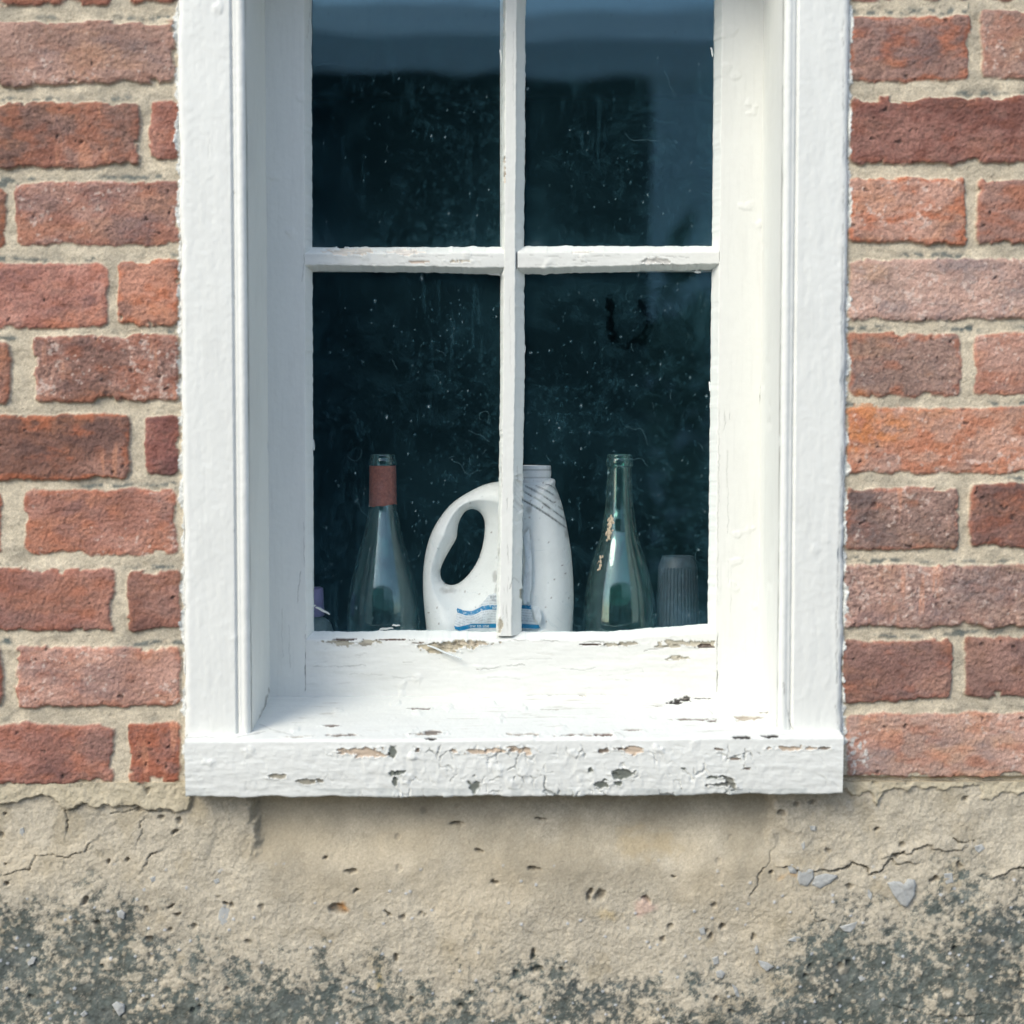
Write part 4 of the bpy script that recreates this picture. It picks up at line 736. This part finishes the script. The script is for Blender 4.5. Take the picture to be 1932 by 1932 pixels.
# collar on the first neck, its lower edge torn
a = np.linspace(0, 2 * math.pi, 97); rows = []
for t in np.linspace(0, 1, 16):
    zt = .296 - .0125 - .0015 * np.sin(a * 2) * 0; zb = .296 - .0565 + .0016 * np.sin(a * 1 + 2.2) + .0008 * fbm(np.cos(a), np.sin(a), .3, 4, 901)
    z = zt + (zb - zt) * t; r = np.interp(z, s1[5:, 1], s1[5:, 0]) + .0005 + .00012 * fbm(a, z * 40, .2, 3, 903)
    rows.append(np.stack([x_w1 + r * np.cos(a), Y_B + r * np.sin(a), Z_BD + z], -1))
MB().grid(np.array(rows), flip=True).build('collar', M_collar, wb1)
G = lathe([(.001, .020), (.034, .020), (.0366, .026), (.0369, .085), (.0366, .0862), (.001, .0862)], 64, (x_w2, Y_B, Z_BD)); MB().grid(G).build('green_liquid', M_liquid, wb2)
def crust(e, seq, x, spots, seed):
    r = np.random.RandomState(seed); mb = MB()
    for ang, z, wa, hz in spots:
        for k in range(int(60 * hz / .03)):
            aa = ang + r.normal(0, wa); zz_ = z + r.uniform(-hz, hz); rr = np.interp(zz_, seq[5:, 1], seq[5:, 0]) + .0002; s = r.uniform(.0005, .0017)
            c = np.array([x + rr * math.cos(aa), Y_B + rr * math.sin(aa), Z_BD + zz_]); th = np.linspace(0, 2 * math.pi, 7)
            rad = np.array([math.cos(aa), math.sin(aa), 0]); tan = np.array([-math.sin(aa), math.cos(aa), 0]); up = np.array([0, 0, 1.]); wob = r.uniform(.6, 1.3, 7); wob[-1] = wob[0]
            ring = [c + f * s * (np.cos(th) * wob)[:, None] * tan + f * s * 1.6 * (np.sin(th) * wob)[:, None] * up + rad * hgt for f, hgt in ((1.0, 0), (.8, .0004), (.01, .0006))]
            mb.grid(np.array(ring), flip=True)
    mb.build('label_crust', M_crust, e)
crust(wb2, s2, x_w2, [(-2.22, .296 - .079, .10, .011), (-2.2, .296 - .074, .07, .007), (-2.28, .296 - .086, .10, .008), (-2.26, .296 - .080, .05, .009), (-2.4, .296 - .118, .05, .008)], 5)

# charcoal ribbed container at the right end
x_c, z_c = [float(q) for q in P(1279, 1049, Y_B)]
pc = tag(empty('plastic_container', (x_c, Y_B, Z_BD)), 'dark grey ribbed plastic container beside the right window edge', 'container'); hc = z_c - Z_BD
prof = [(.0245, hc - .085), (.0238, hc - .07), (.0225, hc - .04), (.0214, hc - .0125), (.0212, hc - .0118), (.0208, hc - .0104), (.0205, hc - .0098), (.0170, hc - .0004), (.0164, hc), (.0140, hc), (.0135, hc - .0012), (.0005, hc - .0012)]
prof = np.vstack([resample(prof[:4], .002), np.array(prof[4:])])
rib = lambda a, z: 1 - .055 * np.clip(np.cos(a * 34) * 2.2 - 1.0, 0, 1) * (z < hc - .0122) + .0 * z
MB().grid(lathe(prof, 34 * 10, (x_c, Y_B, Z_BD), rib)).build('ribbed_cap', M_dark, pc)
MB().grid(lathe([(.0005, 0), (.024, 0), (.026, .002), (.026, hc - .092), (.0245, hc - .086), (.018, hc - .086)], 64, (x_c, Y_B, Z_BD))).build('body', M_dark, pc)
# little lilac-topped bottle half behind the left stile
x_l, z_l = [float(q) for q in P(586, 1109, Y_B)]; hl_ = z_l - Z_BD
sb = tag(empty('small_bottle', (x_l, Y_B, Z_BD)), 'small lilac-topped bottle half hidden behind the left window edge', 'bottle')
MB().grid(lathe([(.0142, hl_ - .031), (.0150, hl_ - .030), (.0136, hl_ - .0012), (.0130, hl_), (.0112, hl_), (.0108, hl_ - .002), (.0005, hl_ - .002)], 64, (x_l, Y_B, Z_BD))).build('lilac_cap', M_lilac, sb)
MB().grid(lathe(np.vstack([[(.0005, 0), (.022, 0), (.0245, .003)], smoothprof([(.0248, .006), (.0248, hl_ - .058), (.0238, hl_ - .046), (.0215, hl_ - .039), (.0165, hl_ - .034), (.0125, hl_ - .0315), (.0125, hl_ - .020)], 6)]), 64, (x_l, Y_B, Z_BD))).build('body', plain('grey_green_plastic', (.20, .25, .23), .4, 200, .15, .1), sb)

# white detergent bottle with a handle: outlines in metres from the photo's crop, inflated to a solid
Y_D = 0.180
def cr2(u, v):                                                # photo crop -> 1932 px
    return (1560 + u * .37274) / 1.98758, (1700 + v * .37274) / 1.98758
def smoothloop(pts, n=6):
    p = np.array(pts, float); N = len(p); out = []
    for i in range(N):
        a, b, c, d = p[(i - 1) % N], p[i], p[(i + 1) % N], p[(i + 2) % N]
        for t in np.linspace(0, 1, n, endpoint=False): out.append(.5 * (2 * b + (c - a) * t + (2 * a - 5 * b + 4 * c - d) * t * t + (3 * b - a - 3 * c + d) * t ** 3))
    return np.array(out)
OUT = [(1362, 250), (1402, 335), (1440, 430), (1470, 525), (1498, 640), (1518, 740), (1546, 900), (1566, 1050), (1580, 1250), (1586, 1450), (1580, 1650), (1570, 1850), (1556, 2050), (1540, 2180), (1490, 2225), (1300, 2235), (800, 2235), (300, 2235), (180, 2225), (140, 2180), (126, 2050), (112, 1850), (98, 1700), (84, 1560), (73, 1430), (70, 1290), (76, 1150), (95, 1010), (121, 900), (160, 790), (220, 680), (300, 570), (392, 480), (505, 405), (640, 335), (740, 300), (840, 282), (920, 268), (975, 250)]
HOLE = [(585, 562), (640, 590), (680, 650), (693, 720), (690, 800), (680, 880), (660, 970), (620, 1080), (560, 1180), (490, 1260), (420, 1310), (350, 1325), (290, 1305), (255, 1260), (243, 1200), (255, 1140), (290, 1060), (340, 970), (388, 890), (409, 840), (415, 790), (425, 720), (445, 660), (490, 590), (535, 565)]
def tow(pts): return np.array([P(*cr2(a, b), Y_D) for a, b in pts])
def detergent():
    out = smoothloop(tow(OUT), 5); hole = smoothloop(tow(HOLE), 5)
    zmin = out[:, 1].min(); 
    out[:, 1] = np.where(out[:, 1] < 1.02, Z_BD + (out[:, 1] - zmin) * 1.0 + 0, out[:, 1]) if abs(zmin - Z_BD) < .001 else out[:, 1] 
    # stretch the hidden foot so that the bottle stands on the board
    zr = float(P(966, 1190, Y_D)[1]); k = (zr - Z_BD) / (zr - zmin); out[:, 1] = np.where(out[:, 1] < zr, Z_BD + (out[:, 1] - zmin) * k, out[:, 1])
    st = .0011; xs = np.arange(out[:, 0].min() - 2 * st, out[:, 0].max() + 2 * st, st); zs = np.arange(out[:, 1].min() - 2 * st, out[:, 1].max() + 2 * st, st)
    X, Z = np.meshgrid(xs, zs)
    def sdist(X, Z):
        best = np.full(X.shape, 1e9); nxp = np.zeros(X.shape); nzp = np.zeros(X.shape)
        for loop in (out, hole):
            for i in range(len(loop)):
                x0, z0 = loop[i]; x1, z1 = loop[(i + 1) % len(loop)]; dx, dz = x1 - x0, z1 - z0; L = dx * dx + dz * dz + 1e-14
                t = np.clip(((X - x0) * dx + (Z - z0) * dz) / L, 0, 1); qx, qz = x0 + t * dx, z0 + t * dz; d = np.hypot(X - qx, Z - qz); n = d < best
                best = np.where(n, d, best); nxp = np.where(n, qx, nxp); nzp = np.where(n, qz, nzp)
        ins = inpoly(X, Z, out) & ~inpoly(X, Z, hole); return best, ins, nxp, nzp
    D, I, QX, QZ = sdist(X, Z)
    cell = I[:-1, :-1] | I[:-1, 1:] | I[1:, 1:] | I[1:, :-1]
    near = np.zeros(I.shape, bool); near[:-1, :-1] |= cell; near[:-1, 1:] |= cell; near[1:, 1:] |= cell; near[1:, :-1] |= cell
    snap = near & (~I | (D < st * .25)); X = np.where(snap, QX, X); Z = np.where(snap, QZ, Z); D = np.where(snap, 0, D)
    R = .030; T = .036; t = np.clip(D / R, 0, 1); 
    dh = np.full(X.shape, 1e9)
    for i in range(len(hole)):
        x0, z0 = hole[i]; x1, z1 = hole[(i + 1) % len(hole)]; dx, dz = x1 - x0, z1 - z0; q = np.clip(((X - x0) * dx + (Z - z0) * dz) / (dx * dx + dz * dz + 1e-14), 0, 1); dh = np.minimum(dh, np.hypot(X - x0 - q * dx, Z - z0 - q * dz))
    H = T * np.sqrt(np.clip(1 - (1 - t) ** 2, 0, 1)) * (.62 + .38 * ss(.006, .045, dh))
    px, py = PX(X, Y_D, Z); cu, cv = (px * 1.98758 - 1560) / .37274, (py * 1.98758 - 1700) / .37274
    C = np.array([.82, .83, .81]) * (1 - .05 * ss(.1, .9, fbm(X, Z, .03, 4, 921)))[..., None]
    for (a, b, c, d) in ((1040, 440, 1512, 748), (1040, 352, 1500, 662), (1100, 322, 1478, 566), (1200, 318, 1448, 470), (1300, 305, 1412, 372)):
        n = 16; tt = np.linspace(0, 1, n); ln = [(a + (c - a) * q, b + (d - b) * q + 26 * math.sin(math.pi * q) * -.6) for q in tt]
        dd, s = polydist(cu, cv, ln); g = ss(16, 3, dd); H = H - .0016 * g + .0012 * ss(40, 14, dd) * (s < 0); C = mix(C, lin(88, 88, 88), ss(9, 3, dd) * .85 * ss(-.7, .2, fbm(X, Z, .01, 3, 923)))
        C = mix(C, lin(150, 150, 148), .45 * ss(34, 4, dd) * ss(.0, .7, fbm(X, Z, .006, 4, 925)))
    f1, f2, cid = cells(X, Z, .009, 24); sp = ss(.13, .05, f1) * (cid < .11); C = mix(C, lin(96, 74, 58), sp * .75)
    for a, b, rx, ry in ((1510, 800, 22, 50), (1130, 560, 40, 60), (330, 1370, 90, 30), (800, 1230, 26, 60), (1120, 800, 34, 60), (820, 1330, 24, 60)):
        C = mix(C, lin(146, 142, 136), .6 * ss(1.3, .3, np.hypot((cu - a) / rx, (cv - b) / ry) + .5 * fbm(X, Z, .005, 4, 927)))
    keep = cell; i = np.arange(X.size).reshape(X.shape); q = np.stack([i[:-1, :-1], i[:-1, 1:], i[1:, 1:], i[1:, :-1]], -1)[keep]
    used = np.unique(q); mp = -np.ones(X.size, int); mp[used] = np.arange(len(used)); V1 = np.stack([X, Y_D - H, Z], -1).reshape(-1, 3)[used]; V2 = np.stack([X, Y_D + H, Z], -1).reshape(-1, 3)[used]
    bd = (D.reshape(-1)[used] <= 1e-9); q1 = mp[q]; idx2 = np.where(bd, np.arange(len(used)), len(used) + np.arange(len(used))); q2 = idx2[q1][:, ::-1]
    me = mesh_arrays('body', np.vstack([V1, V2]), np.vstack([q1, q2]), True, {'Col': np.vstack([C.reshape(-1, 3)[used]] * 2)})
    e = tag(empty('detergent_bottle', (float(P(950, 1000, Y_D)[0]), Y_D, Z_BD)), 'white plastic detergent bottle with looped handle and torn blue label', 'bottle')
    b = link('body', me, M_plastic, e)
    Hf = lambda x, z: Y_D - np.interp(0, [0, 1], [0, 0])
    return e, (xs, zs, H)
det, (dxs, dzs, dH) = detergent()
def dsurf(x, z):
    i = np.clip(np.round((np.asarray(x) - dxs[0]) / (dxs[1] - dxs[0])).astype(int), 0, len(dxs) - 1); j = np.clip(np.round((np.asarray(z) - dzs[0]) / (dzs[1] - dzs[0])).astype(int), 0, len(dzs) - 1)
    return Y_D - dH[j, i]
xn, zn = [float(q) for q in P(*cr2(1160, 248), Y_D)]; rn = float(P(*cr2(1360, 248), Y_D)[0]) - xn; tn = float(P(*cr2(1160, 122), Y_D)[1]) - zn
npf = [(rn * .98, -.006), (rn, -.001), (rn * .985, .0002), (rn * .985, .0016), (rn, .002), (rn, tn * .62), (rn * .975, tn * .64), (rn * .975, tn * .68), (rn * .99, tn * .7), (rn * .98, tn * .96), (rn * .95, tn), (rn * .82, tn), (rn * .8, tn - .004), (rn * .8, -.006)]
npf = resample(npf, .0008); G = lathe(npf, 96, (xn, Y_D, zn)); G[..., 2] += .035 * (G[..., 0] - xn) * 0
Cn = np.full(G.shape, .8) * (1 - .35 * (np.abs(npf[:, 1] - tn * .66) < .0006) - .3 * (np.abs(npf[:, 1] - .0008) < .0008))[:, None, None]
MB().grid(G, {'Col': Cn}).build('neck', M_plastic, det)
# what is left of its label: a torn, wrinkled sheet with two blue bands, and two curled strips
BLUE = lin(0, 122, 172)
def label_piece(poly, name, bump, amp, seed, bands=True):
    p = np.array(poly, float); us = np.arange(p[:, 0].min(), p[:, 0].max(), 4.0); vs = np.arange(p[:, 1].min(), p[:, 1].max(), 4.0); U, V = np.meshgrid(us, vs)
    ins = inpoly(U + 7 * fbm(U, V, 30, 3, seed), V + 7 * fbm(U, V, 30, 3, seed + 2), poly); cell = ins[:-1, :-1] & ins[:-1, 1:] & ins[1:, 1:] & ins[1:, :-1]
    px, py = cr2(U, V); x, z = P(px, py, Y_D - .034); y = np.minimum(dsurf(x, z), Y_D - .020) - bump - amp * (1 + fbm(U * 1.0, V * .35, 120, 3, seed + 4))
    yc = .5 * (1 + np.sin((U - 400) / 70)) * .0015; y = y - yc * (U < 720)
    x, z = P(px, py, y)
    C = np.array([.70, .73, .75]) * (1 - .12 * ss(0, .9, fbm(U, V, 60, 4, seed + 6)))[..., None]
    if bands:
        b1 = np.interp(U, [380, 420, 500, 560, 620, 660, 740, 830, 1060, 1170, 1250], [1560, 1580, 1608, 1612, 1585, 1562, 1548, 1552, 1538, 1548, 1562]); C = mix(C, BLUE, ss(25, 21, np.abs(V - b1)) * (1 - .5 * ss(.3, .8, fbm(U, V, 20, 3, seed + 8))))
        b2 = np.interp(U, [370, 420, 500, 560, 830, 1060, 1260], [1752, 1768, 1752, 1736, 1735, 1735, 1748]); C = mix(C, BLUE, ss(24, 20, np.abs(V - b2)))
        lf = (V - b1) % 26; txt = ((lf > 8) & (lf < 18)) * (vnoise(U / 7, np.floor((V - b1) / 26) * 7.7, 5) > -.25) * (V > b1 + 34) * (V < b2 - 30) + ((lf > 8) & (lf < 18)) * (vnoise(U / 8, np.floor((V - b1) / 26) * 3.7, 6) > -.2) * (V < b1 - 30)
        C = mix(C, lin(120, 128, 142), np.clip(txt * 1.0, 0, 1) * .4)
    i = np.arange(U.size).reshape(U.shape); q = np.stack([i[:-1, :-1], i[:-1, 1:], i[1:, 1:], i[1:, :-1]], -1)[cell]; used = np.unique(q); mp = -np.ones(U.size, int); mp[used] = np.arange(len(used))
    V1 = np.stack([x, y, z], -1).reshape(-1, 3)[used]; q1 = mp[q][:, ::-1]; me = mesh_arrays(name, V1, q1, True, {'Col': C.reshape(-1, 3)[used]})
    o = link(name, me, M_plastic, det); md = o.modifiers.new('thickness', 'SOLIDIFY'); md.thickness = .0003; md.offset = 0; return o, (U, V, y)
lab, (LU, LV, LY) = label_piece([(415, 1552), (470, 1576), (545, 1582), (618, 1552), (662, 1500), (740, 1420), (800, 1408), (850, 1390), (900, 1500), (1000, 1530), (1080, 1520), (1165, 1528), (1172, 1600), (1190, 1680), (1240, 1730), (1252, 1764), (1180, 1775), (1050, 1768), (850, 1800), (700, 1800), (560, 1790), (500, 1795), (440, 1790), (382, 1764), (392, 1690)], 'label', .0010, .0012, 941)
strip, _ = label_piece([(1136, 750), (1146, 800), (1150, 900), (1165, 1050), (1168, 1200), (1160, 1350), (1140, 1500), (1110, 1520), (1076, 1505), (1070, 1350), (1085, 1200), (1100, 1060), (1085, 950), (1060, 850)], 'label_strip', .004, .002, 951, False)
curlp, _ = label_piece([(1168, 1542), (1205, 1545), (1238, 1536), (1248, 1590), (1268, 1640), (1262, 1690), (1242, 1728), (1212, 1690), (1190, 1620)], 'label_curl', .005, .001, 961, False)
# printing: the words that can be read on the lower band and upper band
def words(txt, u, v, size, mat, rot=0.0):
    cu = bpy.data.curves.new('lettering', 'FONT'); cu.body = txt; cu.size = 1; cu.extrude = 0.0
    to = bpy.data.objects.new('lettering', cu); COL.objects.link(to); bpy.context.view_layer.update()
    me = bpy.data.meshes.new_from_object(to.evaluated_get(bpy.context.evaluated_depsgraph_get())); bpy.data.objects.remove(to)
    n = len(me.vertices); co = np.zeros(n * 3, np.float32); me.vertices.foreach_get('co', co); co = co.reshape(-1, 3)
    a = u + (co[:, 0] * math.cos(rot) + co[:, 1] * math.sin(rot)) * size; b = v - (co[:, 1] * math.cos(rot) - co[:, 0] * math.sin(rot)) * size
    i = np.clip(((a - LU[0, 0]) / 4).round().astype(int), 0, LU.shape[1] - 1); j = np.clip(((b - LV[0, 0]) / 4).round().astype(int), 0, LU.shape[0] - 1)
    y = LY[j, i] - .0006; px, py = cr2(a, b); x, z = P(px, py, y); me.vertices.foreach_set('co', np.stack([x, y, z], -1).astype(np.float32).ravel()); me.update()
    return link('lettering', me, mat, lab)
words('ow to use', 540, 1750, 48, M_print, .0); words('bet', 768, 1566, 40, M_print)
words('prod to', 745, 1450, 30, M_printgrey); words('wing', 760, 1482, 32, M_printgrey)

# ------------------------------------------------------------------ the dark room behind
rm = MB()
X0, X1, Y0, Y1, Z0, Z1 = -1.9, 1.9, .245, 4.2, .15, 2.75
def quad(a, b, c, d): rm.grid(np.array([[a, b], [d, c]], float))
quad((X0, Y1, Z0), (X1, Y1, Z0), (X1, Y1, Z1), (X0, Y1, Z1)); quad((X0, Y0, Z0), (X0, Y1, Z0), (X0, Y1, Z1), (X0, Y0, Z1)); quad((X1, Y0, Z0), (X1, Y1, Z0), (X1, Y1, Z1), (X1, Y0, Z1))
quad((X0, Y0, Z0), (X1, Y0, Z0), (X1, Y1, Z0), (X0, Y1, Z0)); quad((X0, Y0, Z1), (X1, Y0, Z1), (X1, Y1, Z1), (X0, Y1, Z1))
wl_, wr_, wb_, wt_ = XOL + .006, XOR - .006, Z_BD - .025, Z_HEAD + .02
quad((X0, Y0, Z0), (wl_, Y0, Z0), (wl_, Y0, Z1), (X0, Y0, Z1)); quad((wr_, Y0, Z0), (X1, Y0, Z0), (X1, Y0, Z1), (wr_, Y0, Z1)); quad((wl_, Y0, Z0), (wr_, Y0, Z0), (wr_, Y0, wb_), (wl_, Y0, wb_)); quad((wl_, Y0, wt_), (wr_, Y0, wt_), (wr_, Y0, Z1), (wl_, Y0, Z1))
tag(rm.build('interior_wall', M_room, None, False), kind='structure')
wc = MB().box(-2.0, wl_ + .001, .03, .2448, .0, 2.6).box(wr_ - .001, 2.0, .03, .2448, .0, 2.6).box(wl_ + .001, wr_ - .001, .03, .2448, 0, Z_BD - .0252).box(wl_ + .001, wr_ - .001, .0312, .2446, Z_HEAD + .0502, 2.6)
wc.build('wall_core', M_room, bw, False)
MB().box(-2.0, 2.0, -.06, 4.3, 2.602, 2.78).build('eaves', plain('grey_eaves', (.3, .3, .3)), bw, False)

# ------------------------------------------------------------------ what the glass reflects: ground, the house across the way
def sheet(name, x0, x1, y0, y1, z, mat, n=8):
    X, Y = np.meshgrid(np.linspace(x0, x1, n), np.linspace(y0, y1, n)); return tag(MB().grid(np.stack([X, Y, 0 * X + z], -1)).build(name, mat), kind='structure')
sheet('ground', -150, 150, -150, 150, -.004, plain('gravelly_ground', (.14, .14, .12), .95, 8, .3, .4, .01))
sheet('pavement', -6, 6, -2.2, .0, .0, plain('worn_paving', (.10, .10, .10), .9, 14, .2, .3, .004))
YH = -8.0; D_ = YH * -1 + .127 + 1.527
oh = tag(empty('opposite_house', (0, YH, 0)), 'white boarded house across the street, boards tinted with blue sky light, with a deep dark porch', 'house')
M_board2 = plain('sky_tinted_weatherboard', (.80, .86, .88), .7, 4, .06, .1); M_porch = plain('porch_shade', (.03, .035, .04), .9, 4, .3, .1); M_roof = plain('pale_metal_roof', (.70, .75, .79), .5, 10, .3, .3, .01)  # white boards; the blue of sky light is mixed into their colour
mb = MB(); z = 0.0
while z < 3.6:
    mb.box(.80, 6, YH - .2, YH - .012 * 0 + .006, z + .012, z + .150); mb.box(.80, 6, YH - .2, YH - .006, z, z + .012)
    z += .150
mb.build('boarded_wall', M_board2, oh, False)
MB().box(-6, 6.2, YH - .05, YH + .03, 3.69, 3.92).build('fascia', plain('white_fascia', (.86, .87, .88)), oh, False)
MB().box(-6, .798, YH - 3.0, YH - 2.9, 0, 3.8).box(-6, .798, YH - 3.0, YH - .2, 3.70, 3.80).box(.73, .798, YH - 3.0, YH - .02, 0, 3.69).box(-6.05, -6, YH - 3, YH, 0, 3.8).build('porch', M_porch, oh, False)
rf = MB(); rf.grid(np.array([[(-6.0, YH - .06, 3.86), (6.3, YH - .06, 3.86)], [(-6.0, YH - 3.2, 4.98), (6.3, YH - 3.2, 4.98)]], float)); rf.grid(np.array([[(-6.0, YH - 3.2, 4.98), (6.3, YH - 3.2, 4.98)], [(-6.0, YH - 6.6, 3.86), (6.3, YH - 6.6, 3.86)]], float))
r_ = rf.build('roof', M_roof, oh, False); md = r_.modifiers.new('thickness', 'SOLIDIFY'); md.thickness = .06
# a hedge in front of its boarded end
hg = MB(); rh = np.random.RandomState(12)
for k in range(2600):
    c = np.array([rh.uniform(.7, 5.5), -6.6 + rh.normal(0, .35), abs(rh.normal(0, 1)) * .0 + rh.uniform(.05, 2.25 + .2 * math.sin(k))]); a, b = rh.normal(0, .07, 3), rh.normal(0, .05, 3)
    hg.grid(np.array([[c - a, c + b], [c - b, c + a]]))
tag(hg.build('hedge', plain('hedge_leaves', (.045, .075, .04), .7, 6, .5, .1), None, False), 'dark green hedge in front of the boarded house opposite', 'hedge')
